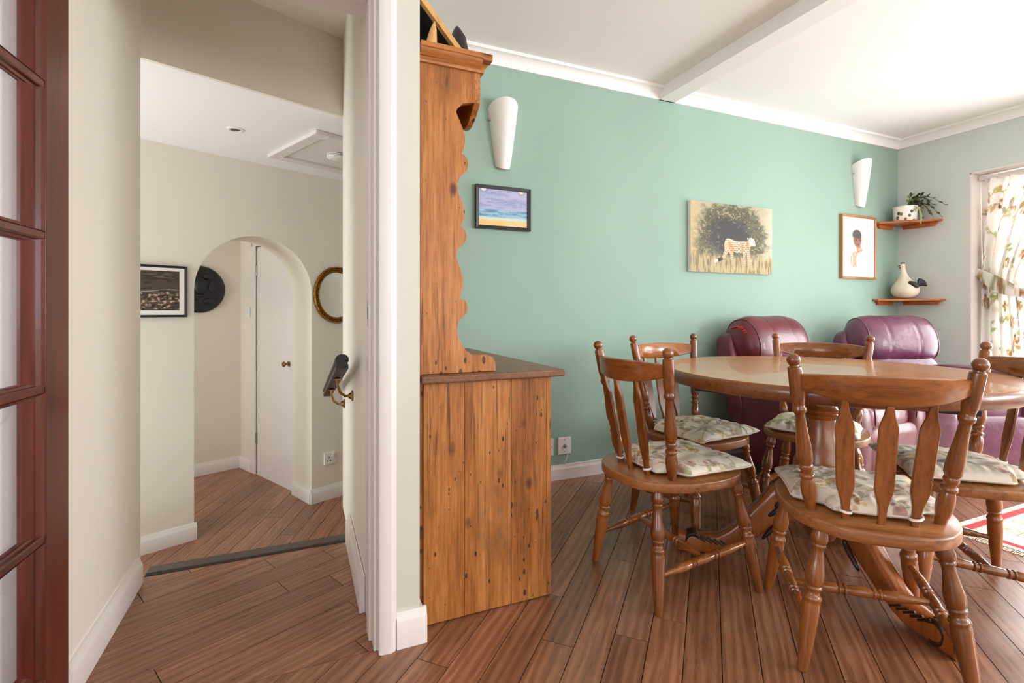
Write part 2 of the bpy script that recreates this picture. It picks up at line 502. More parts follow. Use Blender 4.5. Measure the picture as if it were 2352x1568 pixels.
def floral_rgb(X, Y, seed, x0, x1, y0, y1, count, size, base, heads, leaf, stem_w=0.0011):
    """printed sprays of flowers over a cloth measured in metres"""
    rg = random.Random(seed)
    c = np.zeros(X.shape + (3,)) + np.array(base, float)
    c = c + (fbm(X * 40 + 7, Y * 40 + 3, seed)[..., None] - 0.5) * 10
    def capsule(p, q, r):
        ax, ay = q[0] - p[0], q[1] - p[1]
        t = np.clip(((X - p[0]) * ax + (Y - p[1]) * ay) / (ax * ax + ay * ay + 1e-12), 0, 1)
        return np.hypot(X - p[0] - t * ax, Y - p[1] - t * ay) - r
    def leafd(p, ang, l, w):
        u = (X - p[0]) * math.cos(ang) + (Y - p[1]) * math.sin(ang); v = -(X - p[0]) * math.sin(ang) + (Y - p[1]) * math.cos(ang)
        t = np.clip(u / l, 0, 1)
        return np.where((u < 0) | (u > l), 1.0, np.abs(v) - w * np.sin(PI * t) ** 0.8)
    e = size * 0.035
    cols = max(1, int(round(math.sqrt(count * (x1 - x0) / (y1 - y0))))); rows = max(1, int(math.ceil(count / cols)))
    for k in range(rows * cols):
        cx = x0 + (x1 - x0) * ((k % cols) + rg.uniform(0.1, 0.9)) / cols; cy = y0 + (y1 - y0) * ((k // cols) + rg.uniform(0.1, 0.9)) / rows
        ang = rg.uniform(0, 2 * PI); bend = rg.uniform(-1.2, 1.2); L = size * rg.uniform(2.2, 3.4)
        p = (cx, cy); a = ang
        for q in range(7):
            n = (p[0] + L / 7 * math.cos(a), p[1] + L / 7 * math.sin(a))
            c = mixc(c, leaf, ss(e, -e * 0.3, capsule(p, n, stem_w)) * 0.75)
            if q > 0 and rg.random() < 0.8:
                la = a + rg.choice((-1, 1)) * rg.uniform(0.5, 1.1)
                d = leafd(n, la, size * rg.uniform(0.5, 0.95), size * rg.uniform(0.10, 0.2))
                lc = tuple(v * rg.uniform(0.85, 1.15) for v in leaf)
                c = mixc(c, lc, ss(e, -e, d) * rg.uniform(0.45, 0.85))
            p = n; a += bend / 7
        col = rg.choice(heads)
        R0 = size * rg.uniform(0.35, 0.6)
        for q in range(16):
            r = R0 * math.sqrt(rg.random()); t = rg.uniform(0, 2 * PI)
            d = np.hypot(X - cx - r * math.cos(t), Y - cy - r * math.sin(t)) - size * rg.uniform(0.07, 0.16)
            f = rg.uniform(0.78, 1.15)
            c = mixc(c, tuple(min(255, v * f) for v in col), ss(e, -e, d) * rg.uniform(0.5, 0.9))
    return c
def set_colors(me, rgb):
    c = np.clip(rgb, 0, 255) / 255
    c = np.where(c <= 0.04045, c / 12.92, ((c + 0.055) / 1.055) ** 2.4)
    at = me.color_attributes.new('Col', 'FLOAT_COLOR', 'POINT')
    rgba = np.ones((len(c), 4), np.float32); rgba[:, :3] = c
    at.data.foreach_set('color', rgba.ravel())

def paint(name, w, h, nx, ny, fn, parent, loc, axis='y', mat='print', M4=None, rotz=0):
    """flat printed sheet; fn(u,v) -> sRGB 0..255 array; axis 'y' stands in XZ facing -Y, 'z' lies flat"""
    us, vs_ = np.meshgrid(np.linspace(0, 1, nx), np.linspace(0, 1, ny))
    c = np.clip(fn(us, vs_), 0, 255) / 255
    c = np.where(c <= 0.04045, c / 12.92, ((c + 0.055) / 1.055) ** 2.4)
    X = (us - 0.5) * w; Z = (vs_ - 0.5) * h
    vs = [((x, 0, z) if axis == 'y' else (x, z, 0)) for x, z in zip(X.ravel(), Z.ravel())]
    if M4 is not None:
        vs = [tuple(M4 @ Vector(v)) for v in vs]
    fs = [(j * nx + i, j * nx + i + 1, (j + 1) * nx + i + 1, (j + 1) * nx + i) for j in range(ny - 1) for i in range(nx - 1)]
    me = bpy.data.meshes.new(name); me.from_pydata(vs, [], fs)
    at = me.color_attributes.new('Col', 'FLOAT_COLOR', 'POINT')
    rgba = np.ones((nx * ny, 4), np.float32); rgba[:, :3] = c.reshape(-1, 3)
    at.data.foreach_set('color', rgba.ravel())
    me.materials.append(M[mat])
    o = bpy.data.objects.new(name, me); COL.objects.link(o)
    o.parent = parent; o.location = loc; o.rotation_euler[2] = rotz
    return o

# ================================================================== THE SETTING
ZC = 2.455          # ceiling
ZB = 2.38           # underside of beam, bottom of coving
YG = 2.595          # green wall
XR = 4.712          # right wall
ZH = -0.40          # hall floor, two steps down
ZHC = 1.99          # hall ceiling
# hall axes (the hall is turned 24.8 degrees)
HA = R(24.82)
E1 = Vector((math.cos(HA), math.sin(HA))); E2 = Vector((-math.sin(HA), math.cos(HA)))
HO = Vector((-0.8606, 3.4413))
HM = Matrix.Translation((HO.x, HO.y, 0)) @ Matrix.Rotation(HA, 4, 'Z')   # local x = along arch wall, y = into depth
def H(s, n, z=0.0):
    return HM @ Vector((s, n, z))

struct(MB().box(0.334, XR + 0.25, YG, YG + 0.12, 0, ZC), 'wall_back', 'green', 'sage green painted wall behind the dining table')
w = MB()
w.box(XR, XR + 0.25, 2.097, YG, 0, ZC).box(XR, XR + 0.25, 0.2, 2.097, 2.053, ZC).box(XR, XR + 0.25, -0.85, 0.2, 0, ZC)
w.box(XR, XR + 0.25, -2.75, -0.85, 0, 0.85).box(XR, XR + 0.25, -2.75, -0.85, 2.05, ZC).box(XR, XR + 0.25, -3.4, -2.75, 0, ZC)
struct(w, 'wall_right', 'grey_green', 'pale grey green wall holding the garden door and curtain')
w = MB()
w.box(-2.6, -1.6, -3.52, -3.4, 0, ZC).box(3.4, XR + 0.25, -3.52, -3.4, 0, ZC).box(-1.6, 3.4, -3.52, -3.4, 0, 0.7).box(-1.6, 3.4, -3.52, -3.4, 2.1, ZC)
struct(w, 'wall_front', 'pale_green', 'pale wall with an added wide window behind the camera')
struct(MB().box(-2.72, -2.6, -3.52, -1.9, 0, ZC).box(-2.72, -2.6, 0.5, 1.7, 0, ZC).box(-2.72, -2.6, -1.9, 0.5, 0, 0.7).box(-2.72, -2.6, -1.9, 0.5, 2.1, ZC), 'wall_left', 'pale_green', 'pale side wall left of the camera')
struct(MB().box(-2.6, -0.575, 1.49, 1.60, 0, ZC), 'wall_partition', 'pale_green', 'pale wall left of the hall doorway behind the glazed door')
struct(MB().box(-0.575, 0.205, 1.49, 1.70, 2.0, ZC), 'wall_overdoor', 'pale_green', 'pale strip of wall above the hall doorway')
w = MB(); w.cur = 0
w.box(0.205, 0.334, 1.49, 2.66, 0, ZC)
struct(w, 'wall_stub', 'pale_green', 'pale sage wall end between doorway and pine dresser', bevel=0.004)
struct(MB().box(0.199, 0.2055, 1.701, 2.66, 0, ZC), 'wall_passage_right', 'cream', 'cream wall carrying the short dark handrail')
struct(MB().box(-0.65, -0.55, 1.60, 2.245, 0, ZC), 'wall_passage_left', 'cream', 'cream passage wall beside the glazed door')
# ceilings
struct(MB().box(-2.6, XR + 0.25, -3.4, YG + 0.12, ZC, ZC + 0.1), 'ceiling', 'ceil', 'white dining room ceiling', 'ceiling')
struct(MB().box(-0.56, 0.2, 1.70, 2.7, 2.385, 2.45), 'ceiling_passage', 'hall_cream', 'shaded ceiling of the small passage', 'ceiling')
struct(MB().box(2.155, 2.28, -3.4, YG, ZB, ZC + 0.01), 'ceiling_beam', 'ceil', 'white boxed beam running across the ceiling', 'beam')
# coving
def coving():
    pts = [(0, ZB), (0.010, ZB)]
    for k in range(9):
        a = PI / 2 * k / 8
        pts.append((0.056 - 0.046 * math.cos(a), ZB + 0.006 + 0.052 * math.sin(a)))
    pts += [(0.056, ZC + 0.001), (0, ZC + 0.001)]
    return pts
cv = coving()
struct(MB().prism([(YG - d, z) for d, z in cv], 'x', 0.334, XR), 'trim_1', 'ceil', 'white coving along the green wall', 'coving', smooth=35)
struct(MB().prism([(XR - d, z) for d, z in cv], 'y', -3.4, YG), 'trim_2', 'ceil', 'white coving along the curtain wall', 'coving', smooth=35)

# skirting boards
def skirt(name, a, b, z0, h, label, side=1, mat='white', d=0.018):
    """a, b: floor points of the wall face; the board stands to the side given"""
    a, b = Vector(a), Vector(b)
    L = (b - a).length; ang = math.atan2(b.y - a.y, b.x - a.x)
    m = MB(Matrix.Translation((a.x, a.y, z0)) @ Matrix.Rotation(ang, 4, 'Z'))
    p = [(0, 0), (side * d, 0), (side * d, h * 0.74), (side * d * 0.82, h * 0.80), (side * d * 0.45, h * 0.97), (side * d * 0.40, h), (0, h)]
    m.prism(p, 'x', 0, L)
    return struct(m, name, mat, label, 'skirting board', smooth=30)
skirt('baseboard_back', (0.334, YG), (XR, YG), 0, 0.085, 'white skirting board along the green wall', -1)
skirt('baseboard_right', (XR, 2.097), (XR, YG), 0, 0.085, 'white skirting board under the corner shelves', 1)
skirt('baseboard_stub', (0.262, 1.49), (0.352, 1.49), 0, 0.105, 'short white skirting block beside the pine dresser', -1)
skirt('baseboard_stub_side', (0.334, 1.49), (0.334, 1.54), 0, 0.105, 'white skirting return behind the pine dresser', -1)
skirt('baseboard_passage_left', (-0.55, 1.602), (-0.55, 2.205), 0, 0.095, 'white skirting board on the left passage wall', -1)
skirt('baseboard_passage_right', (0.197, 1.70), (0.197, 2.25), 0, 0.12, 'white skirting board on the right passage wall', 1)

# ---- floors: every plank a board of its own
def planks(floor, regions, ang, width, length, z, seed, bounds, keep, limit=290):
    rg = random.Random(seed)
    ca, sa = math.cos(ang), math.sin(ang)
    loc = lambda p: (p[0] * ca + p[1] * sa, -p[0] * sa + p[1] * ca)
    cor = [loc(p) for p in ((bounds[0], bounds[2]), (bounds[1], bounds[2]), (bounds[0], bounds[3]), (bounds[1], bounds[3]))]
    u0, u1 = min(c[0] for c in cor), max(c[0] for c in cor)
    v0, v1 = min(c[1] for c in cor), max(c[1] for c in cor)
    g, th = 0.0013, 0.008
    found = []
    v = v0
    while v < v1:
        u = u0 - rg.random() * length
        while u < u1:
            L = length
            rect = [(u + g, v + g), (u + L - g, v + g), (u + L - g, v + width - g), (u + g, v + width - g)]
            wr = [(p[0] * ca - p[1] * sa, p[0] * sa + p[1] * ca) for p in rect]
            c = (u + L / 2, v + width / 2)
            cw = (c[0] * ca - c[1] * sa, c[0] * sa + c[1] * ca)
            pieces, whole = [], False
            for rgn in regions:
                q = wr
                for (n, d) in rgn:
                    q = clip(q, n, d)
                    if len(q) < 3: break
                if len(q) >= 3:
                    pieces.append(q)
                    if len(q) == 4 and all(abs(a[0] - b[0]) + abs(a[1] - b[1]) < 1e-9 for a, b in zip(q, wr)):
                        whole = True
            if pieces:
                found.append((cw, pieces, whole))
            u += L
        v += width
    sel = sorted([f for f in found if keep(f[0])], key=lambda f: f[0][0] ** 2 + f[0][1] ** 2)[:limit]
    ids = {id(f) for f in sel}
    shared = None
    rest = MB()
    for f in found:
        cw, pieces, whole = f
        def slab(mb, polys):
            for q in polys:
                mb.prism(q, 'z', 0, th)
        if id(f) in ids:
            if whole and shared is not None:
                o = bpy.data.objects.new('plank', shared); COL.objects.link(o)
            else:
                mb = MB()
                slab(mb, [[loc((p[0] - cw[0], p[1] - cw[1])) for p in q] for q in pieces])
                o = mb.build('plank', 'plank')
                if whole: shared = o.data
            o.parent = floor
            o.location = (cw[0], cw[1], z - th); o.rotation_euler[2] = ang
        else:
            for q in pieces:
                rest.prism(q, 'z', z - th, z)
    if rest.f:
        o = rest.build('more_planks', 'plank', floor); o['kind'] = 'stuff'
    return len(sel), len(found)

fl = struct(MB().box(-2.6, XR + 0.25, -3.4, 1.52, -0.06, -0.007).box(0.21, XR + 0.25, 1.52, YG, -0.06, -0.007), 'floor', 'substrate', 'walnut plank floor laid diagonally in the dining room', 'floor')
rA = [((1, 0), XR + 0.24), ((-1, 0), 2.6), ((0, -1), 3.4), ((0, 1), 1.50)]
rB = [((1, 0), XR), ((-1, 0), -0.27), ((0, -1), -1.50), ((0, 1), YG)]
planks(fl, [rA, rB], R(45), 0.102, 0.92, 0.0, 3, (-2.6, XR + 0.3, -3.4, YG), lambda c: c[1] > -0.25 and c[0] > -0.9 and c[0] + c[1] > 0.5)
fp = struct(MB().box(-0.575, 0.21, 1.50, 2.27, -0.06, -0.007), 'floor_passage', 'substrate', 'walnut plank floor of the small passage before the steps', 'floor')
planks(fp, [[((1, 0), 0.206), ((-1, 0), 0.575), ((0, -1), -1.502), ((0, 1), 2.268)]], HA, 0.102, 0.92, 0.0, 8, (-0.6, 0.25, 1.5, 2.3), lambda c: True)
fh = struct(MB().box(-2.4, 1.5, 2.5, 5.4, ZH - 0.06, ZH - 0.007), 'floor_hall', 'substrate', 'walnut plank floor of the lower hall', 'floor')
planks(fh, [[((1, 0), 1.5), ((-1, 0), 2.4), ((0, -1), -2.5), ((0, 1), 5.4)]], HA + R(45), 0.102, 0.92, ZH, 5, (-2.4, 1.5, 2.5, 5.4), lambda c: c[0] > -1.3 and c[0] < 0.6)
# steps down to the hall
st = struct(MB().box(-0.6, 0.21, 2.26, 2.29, ZH, -0.03), 'floor_step', 'white', 'white riser of the steps down to the hall', 'step')
MB().box(-0.9, 0.21, 2.30, 2.52, ZH, -0.2).build('tread', 'plank', st)
ns = thing('stair_nosing', 'dark metal stair nosing across the top of the steps', 'stair nosing')
MB().box(-0.54, 0.196, 2.268, 2.325, -0.03, 0.006).build('plate', 'nosing', ns, bevel=0.003)
MB().box(-0.54, 0.196, 2.252, 2.268, -0.03, 0.003).build('shade_strip', 'nosing_shade', ns, bevel=0.002)  # shadow gap at the near edge, put in as a dark strip

# ---- doorway lining and architraves
w = MB()
w.box(0.198, 0.206, 1.492, 1.702, 0, 1.975).box(-0.575, -0.555, 1.492, 1.598, 0, 1.975).box(-0.575, 0.206, 1.492, 1.702, 1.972, 1.992)
w.box(0.190, 0.199, 1.545, 1.60, 0, 1.960).box(-0.556, -0.541, 1.545, 1.60, 0, 1.960).box(-0.556, 0.189, 1.545, 1.60, 1.957, 1.973)
dl = struct(w, 'trim_3', 'white', 'white door lining with stops in the hall doorway', 'door lining', bevel=0.003)
ap = lambda x, sgn: [(x, 1.492), (x, 1.472), (x + sgn * 0.006, 1.468), (x + sgn * 0.034, 1.466), (x + sgn * 0.046, 1.472), (x + sgn * 0.052, 1.480), (x + sgn * 0.052, 1.492)]
struct(MB().prism(ap(0.210, 1), 'z', 0, 2.05), 'trim_4', 'white', 'white architrave on the right of the hall doorway', 'architrave', smooth=30)
struct(MB().prism(ap(-0.580, -1), 'z', 0, 2.05), 'trim_5', 'white', 'white architrave behind the glazed door', 'architrave', smooth=30)
struct(MB().prism([(1.492, 1.995), (1.472, 1.995), (1.466, 2.03), (1.480, 2.047), (1.492, 2.047)], 'x', -0.632, 0.262), 'trim_6', 'white', 'white architrave across the head of the hall doorway', 'architrave', smooth=30)
kp = thing('strike_plate', 'small worn steel strike plate let into the door frame', 'strike plate')
MB().box(0.1893, 0.1902, 1.55, 1.575, 0.955, 1.03).build('plate', 'chrome', kp)
MB().box(0.1886, 0.1898, 1.556, 1.569, 0.975, 1.01).build('latch_hole', 'black', kp)

# ---- glazed mahogany door, open into the room
dg = bpy.data.objects.new('door_1', None); COL.objects.link(dg)
tag(dg, 'open mahogany door glazed with small panes at the left edge', 'door', kind='structure')
dg.location = (-0.5035, 1.487, 0.008); dg.rotation_euler[2] = math.atan2(0.998, 0.057) + PI   # local +x runs from hinge towards the camera
DW, DT, DH = 0.752, 0.040, 1.957
# local y: the visible face is at y=0 and the leaf goes to y=-DT
def dbox(name, x0, x1, z0, z1, y0=-DT, y1=0.0, mat='mahogany', bev=0.002):
    return MB().box(x0, x1, y0, y1, z0, z1).build(name, mat, dg, bevel=bev)
fy = 1.0
SW = 0.097
zb = [0.19, 0.495, 0.821, 1.157, 1.485, 1.83]
xb = [SW, SW + 0.186, SW + 0.372, DW - SW]
dbox('stile', 0, SW, 0, DH); dbox('stile', DW - SW, DW, 0, DH)
dbox('bottom_rail', SW, DW - SW, 0, zb[0]); dbox('top_rail', SW, DW - SW, zb[5], DH)
for z in zb[1:5]:
    dbox('glazing_bar', SW - 0.002, DW - SW + 0.002, z - 0.008, z + 0.008, -DT + 0.008, -0.003)
for x in xb[1:3]:
    dbox('glazing_bar', x - 0.008, x + 0.008, zb[0], zb[5], -DT + 0.008, -0.003)
for j in range(5):
    for i in range(3):
        x0, x1 = xb[i] + (0.008 if i else 0), xb[i + 1] - (0.008 if i < 2 else 0)
        z0, z1 = zb[j] + (0.008 if j else 0), zb[j + 1] - (0.008 if j < 4 else 0)
        b = MB()
        # stepped mouldings: wide beside the stiles, slim on the bars
        for (edge_x, sg, wide) in ((x0, 1, i == 0), (x1, -1, i == 2)):
            k = 1.0 if wide else 0.2
            pr = [(0, -0.002), (0.012 * k, -0.004), (0.016 * k, -0.012), (0.040 * k, -0.014), (0.046 * k, -0.018), (0.056 * k, -0.019), (0.058 * k, -0.0235), (0, -0.0235)]
            b.prism([(edge_x + sg * p, q) for p, q in pr], 'z', z0, z1)
        for (edge_z, sg, wide) in ((z0, 1, j == 0), (z1, -1, j == 4)):
            k = 0.8 if wide else 0.2
            pr = [(-0.002, 0), (-0.004, 0.012 * k), (-0.012, 0.016 * k), (-0.014, 0.040 * k), (-0.018, 0.046 * k), (-0.019, 0.056 * k), (-0.0235, 0.058 * k), (-0.0235, 0)]
            b.prism([(q, edge_z + sg * p) for q, p in pr], 'x', x0, x1)
        b.build('glazing_bead', 'mahogany', dg, smooth=30)
        MB().box(x0, x1, -0.028, -0.024, z0, z1).build('pane', 'doorglass', dg)

# ---- hall beyond the doorway
def hm(): return MB(HM)
# header wall at the edge of the lower hall ceiling
hl, hr = Vector((-0.60, 2.331)), Vector((0.21, 2.656))
ha = math.atan2(hr.y - hl.y, hr.x - hl.x)
m = MB(Matrix.Translation((hl.x, hl.y, 0)) @ Matrix.Rotation(ha, 4, 'Z'))
m.box(-0.3, (hr - hl).length + 0.1, 0, 0.02, ZHC, ZC)
struct(m, 'wall_header', 'hall_cream', 'cream wall dropping to the lower hall ceiling')
m = MB(Matrix.Translation((hl.x, hl.y, 0)) @ Matrix.Rotation(ha, 4, 'Z'))
m.box(-2.4, 2.6, 0.02, 3.4, ZHC, ZHC + 0.06)
struct(m, 'ceiling_hall', 'ceil', 'white lower ceiling of the hall with hatch and downlight', 'ceiling')
# arch wall
s0, s1, sp = 0.286, 1.031, 1.127
rad = (s1 - s0) / 2
poly = [(-2.3, ZH), (s0, ZH)] + [((s0 + s1) / 2 - rad * math.cos(PI * k / 28), sp + rad * math.sin(PI * k / 28)) for k in range(29)] + [(s1, ZH), (2.6, ZH), (2.6, ZHC), (-2.3, ZHC)]
struct(hm().prism(poly, 'y', 0, 0.31), 'wall_arch', 'hall_cream', 'cream hall wall with a round headed archway', smooth=25)
# walls of the space beyond the arch: the back one carries the round plaque, the side one the white door
def hl_(p):
    q = HM.inverted() @ Vector((p[0], p[1], 0)); return q.x, q.y
i1 = hl_((-0.493, 5.05)); dn = hl_((-0.05, 4.185))
struct(hm().box(-2.0, i1[0] + 0.06, i1[1], i1[1] + 0.1, ZH, ZHC), 'wall_inner', 'hall_cream', 'cream wall holding the black round plaque')
ad = math.atan2(4.185 - 5.05, -0.05 + 0.493)
DM = Matrix.Translation((-0.493, 5.05, 0)) @ Matrix.Rotation(ad, 4, 'Z')      # local x from inner corner towards the arch; local -y faces us
Ld = math.hypot(4.185 - 5.05, 0.443)
DX0, DX1 = 0.325, 0.955          # door leaf along that wall
w = MB(DM); w.box(0, DX0 - 0.02, 0, 0.1, ZH, ZHC).box(DX0 - 0.02, DX1 + 0.3, 0, 0.1, 1.562, ZHC).box(DX0 - 0.02, DX1 + 0.3, 0.06, 0.1, ZH, 1.6)
struct(w, 'wall_cupboard', 'hall_cream', 'cream wall beside the white flush door')
w = MB(DM)
w.box(DX0 - 0.085, DX0 - 0.004, -0.016, 0.0, ZH, 1.63).box(DX0 - 0.085, DX1 + 0.06, -0.016, 0.0, 1.552, 1.63)
struct(w, 'trim_7', 'white', 'white architrave around the flush hall door', 'architrave', bevel=0.004)
d2 = bpy.data.objects.new('door_2', None); COL.objects.link(d2)
tag(d2, 'white flush door with brass knob seen through the archway', 'door', kind='structure')
d2.matrix_world = DM
MB().box(DX0, DX1, 0.004, 0.04, ZH + 0.008, 1.547).build('leaf', 'white', d2, bevel=0.002)
MB().box(DX0 - 0.02, DX1, 0.0, 0.05, ZH, ZH + 0.008).build('threshold', 'white', d2)
kx, kz = 0.895, 0.586
kn = MB().lathe([(0, 0.021), (0.12, 0.021), (0.2, 0.009), (0.5, 0.008), (0.6, 0.016), (0.8, 0.022), (0.95, 0.016), (1, 0.003)], (kx, 0.004, kz), (kx, -0.05, kz), 18).build('knob', 'brass', d2, smooth=40)
for z in (1.345, -0.09):
    MB().box(DX0 - 0.010, DX0 + 0.006, -0.003, 0.004, z - 0.045, z + 0.045).lathe([(0, 0.006), (1, 0.006)], (DX0 - 0.002, -0.004, z - 0.045), (DX0 - 0.002, -0.004, z + 0.045), 8).build('hinge', 'chrome', d2)
# skirtings of the hall
skirt('baseboard_arch_left', H(-2.3, 0).xy, H(s0 + 0.012, 0).xy, ZH, 0.10, 'white skirting board under the framed aerial photograph', -1)
skirt('baseboard_arch_right', H(s1 - 0.012, 0).xy, H(2.0, 0).xy, ZH, 0.10, 'white skirting board under the gilt mirror', -1)
skirt('baseboard_arch_jamb', H(s1, 0).xy, H(s1, 0.29).xy, ZH, 0.10, 'white skirting board returning into the archway', 1)
skirt('baseboard_inner', H(-2.0, i1[1]).xy, (-0.493, 5.05), ZH, 0.10, 'white skirting board below the round plaque', -1)
skirt('baseboard_cupboard', (-0.493, 5.05), (DM @ Vector((DX0 - 0.085, 0, 0))).xy, ZH, 0.10, 'short white skirting board beside the flush door', -1)
# hall side wall with its window opening, out of sight on the left
w = MB(); w.box(-2.5, -2.4, 1.7, 5.4, ZH, 0.35).box(-2.5, -2.4, 1.7, 5.4, 1.4, ZHC).box(-2.5, -2.4, 1.7, 1.9, 0.35, 1.4).box(-2.5, -2.4, 3.6, 5.4, 0.35, 1.4)
struct(w, 'wall_hall_end', 'hall_cream', 'cream end wall of the hall with a window')

struct(MB().box(0.334, 1.6, YG + 0.121, YG + 0.13, ZH, ZC), 'wall_hall_near', 'hall_cream', 'cream hall side of the green wall')
struct(MB().box(1.5, 1.6, YG + 0.13, 5.4, ZH, ZHC), 'wall_hall_right', 'hall_cream', 'cream wall closing the right end of the hall')
# ---- garden door and windows
def window(name, label, x, y0, y1, z0, z1, leaves, axis='x'):
    o = bpy.data.objects.new(name, None); COL.objects.link(o)
    tag(o, label, 'window', kind='structure')
    def bx(nm, a0, a1, c0, c1, d0, d1, mat):
        m = MB()
        if axis == 'x': m.box(x + d0, x + d1, a0, a1, c0, c1)
        else: m.box(a0, a1, x + d0, x + d1, c0, c1)
        return m.build(nm, mat, o, bevel=0 if mat == 'glass' else 0.004)
    f = 0.055
    bx('frame', y0, y0 + f, z0, z1, 0, 0.07, 'upvc'); bx('frame', y1 - f, y1, z0, z1, 0, 0.07, 'upvc')
    bx('frame', y0 + f, y1 - f, z1 - f, z1, 0, 0.07, 'upvc'); bx('sill', y0 + f, y1 - f, z0, z0 + f, -0.01, 0.08, 'upvc')
    wd = (y1 - y0 - 2 * f) / leaves
    for k in range(leaves):
        a, b = y0 + f + k * wd, y0 + f + (k + 1) * wd
        q = 0.05
        bx('leaf_stile', a, a + q, z0 + f, z1 - f, 0.01, 0.06, 'upvc'); bx('leaf_stile', b - q, b, z0 + f, z1 - f, 0.01, 0.06, 'upvc')
        bx('leaf_rail', a + q, b - q, z0 + f, z0 + f + q * 1.6, 0.01, 0.06, 'upvc'); bx('leaf_rail', a + q, b - q, z1 - f - q, z1 - f, 0.01, 0.06, 'upvc')
        bx('pane', a + q, b - q, z0 + f + q * 1.6, z1 - f - q, 0.032, 0.038, 'glass')
    return o
window('window_1', 'white framed glazed garden door behind the floral curtain', XR + 0.20, 0.2, 2.097, 0.0, 2.053, 2)
window('window_2', 'white framed side window beyond the right edge of view', XR + 0.16, -2.75, -0.85, 0.85, 2.05, 2)
window('added_window_rear', 'added wide white framed window behind the camera', -3.50, -1.6, 3.4, 0.7, 2.1, 4, 'y')  # unseen window added to go with the rear fill lamp
window('added_window_left', 'added white framed window in the side wall left of the camera', -2.70, -1.9, 0.5, 0.7, 2.1, 2)  # unseen window added together with the left fill lamp
w = MB(); w.box(XR - 0.001, XR + 0.2, 2.089, 2.099, 0, 2.055).box(XR - 0.001, XR + 0.2, 0.19, 2.097, 2.046, 2.056).box(XR - 0.001, XR + 0.2, 0.198, 0.208, 0, 2.05)
struct(w, 'trim_8', 'white', 'white painted reveal of the garden door', 'reveal')
struct(MB().box(XR + 0.25, 14, -9, 9, -0.12, -0.04), 'ground', 'patio', 'pale paved terrace outside the garden door', 'terrace')
struct(MB().box(-6, 10, -9, -3.52, -0.14, -0.05), 'ground_rear', 'patio', 'pale paving outside the added rear window', 'terrace')

# ================================================================== DRESSER
dr = thing('pine_dresser', 'tall aged pine dresser with scalloped plate rack against the wall end', 'dresser', (0, 0, 0))
DY0, DY1 = 1.545, 2.575
for k, (a, b) in enumerate(((0.358, 0.4935), (0.4945, 0.6585), (0.6595, 0.7935), (0.7945, 0.812))):
    MB().box(a, b, DY0 + 0.0015 * (k % 2), DY0 + 0.024, 0.004, 0.772).build('side_board', 'pine', dr, bevel=0.0015)
for k in range(3):
    a = 0.358 + k * 0.151
    MB().box(a, a + 0.149, DY1 - 0.024, DY1, 0.004, 0.772).build('side_board', 'pine', dr, bevel=0.0015)
MB().box(0.345, 0.357, DY0 + 0.01, DY1 - 0.01, 0.004, 1.80).build('back_panel', 'pine', dr)
MB().box(0.358, 0.79, DY0 + 0.024, DY1 - 0.024, 0.03, 0.055).build('bottom_board', 'pine_y', dr)
# front of the base: plinth, stiles, two drawers over two doors
MB().box(0.79, 0.808, DY0 + 0.024, DY1 - 0.024, 0.004, 0.085).build('plinth', 'pine_y', dr)
for y in (DY0 + 0.024, (DY0 + DY1) / 2 - 0.02, DY1 - 0.064):
    MB().box(0.79, 0.810, y, y + 0.04, 0.085, 0.772).build('front_stile', 'pine', dr)
MB().box(0.79, 0.809, DY0 + 0.064, DY1 - 0.064, 0.59, 0.61).build('front_rail', 'pine_y', dr)
for k in range(2):
    y0 = DY0 + 0.066 + k * 0.471; y1 = y0 + 0.43
    dw = MB().box(0.788, 0.812, y0, y1, 0.613, 0.765).build('drawer', 'pine_y', dr, bevel=0.003)
    MB().lathe([(0, 0.009), (0.4, 0.009), (0.6, 0.018), (0.85, 0.02), (1, 0.012)], (0.812, (y0 + y1) / 2, 0.69), (0.845, (y0 + y1) / 2, 0.69), 14).build('knob', 'worktop', dw, smooth=40)
    dd = MB().box(0.788, 0.811, y0, y1, 0.09, 0.586).build('door', 'pine', dr, bevel=0.003)
    yk = y1 - 0.04 if k == 0 else y0 + 0.04
    MB().lathe([(0, 0.009), (0.4, 0.009), (0.6, 0.018), (0.85, 0.02), (1, 0.012)], (0.811, yk, 0.36), (0.844, yk, 0.36), 14).build('knob', 'worktop', dd, smooth=40)
wt = MB().box(0.345, 0.850, 1.512, DY1 + 0.005, 0.772, 0.797).build('worktop', 'worktop', dr, bevel=0.006, seg=3)
prof = [(0.55, 1.807), (0.55, 1.691), (0.521, 1.688), (0.49, 1.681), (0.471, 1.662), (0.467, 1.65), (0.475, 1.631), (0.485, 1.61), (0.497, 1.579), (0.498, 1.557), (0.494, 1.529), (0.486, 1.516), (0.497, 1.511), (0.506, 1.498), (0.509, 1.48), (0.504, 1.462), (0.48, 1.438), (0.473, 1.417), (0.474, 1.39), (0.485, 1.364), (0.497, 1.328), (0.496, 1.303), (0.483, 1.278), (0.497, 1.267), (0.504, 1.246), (0.497, 1.225), (0.473, 1.201), (0.469, 1.176), (0.48, 1.143), (0.491, 1.107), (0.49, 1.075), (0.479, 1.043), (0.497, 1.036), (0.508, 1.015), (0.504, 0.995), (0.478, 0.97), (0.47, 0.943), (0.476, 0.911), (0.497, 0.874), (0.521, 0.855), (0.575, 0.854), (0.595, 0.845), (0.605, 0.824), (0.606, 0.798)]
side = [(0.350, 0.798), (0.350, 1.807)] + prof
side[2] = (0.530, 1.807); side.insert(3, (0.530, 1.689))
side = [p for i, p in enumerate(side) if i not in (4,)]
MB().prism(side, 'y', 1.553, 1.577).build('rack_side', 'pine', dr, bevel=0.0015)
MB().prism(side, 'y', DY1 - 0.03, DY1 - 0.006).build('rack_side', 'pine', dr, bevel=0.0015)
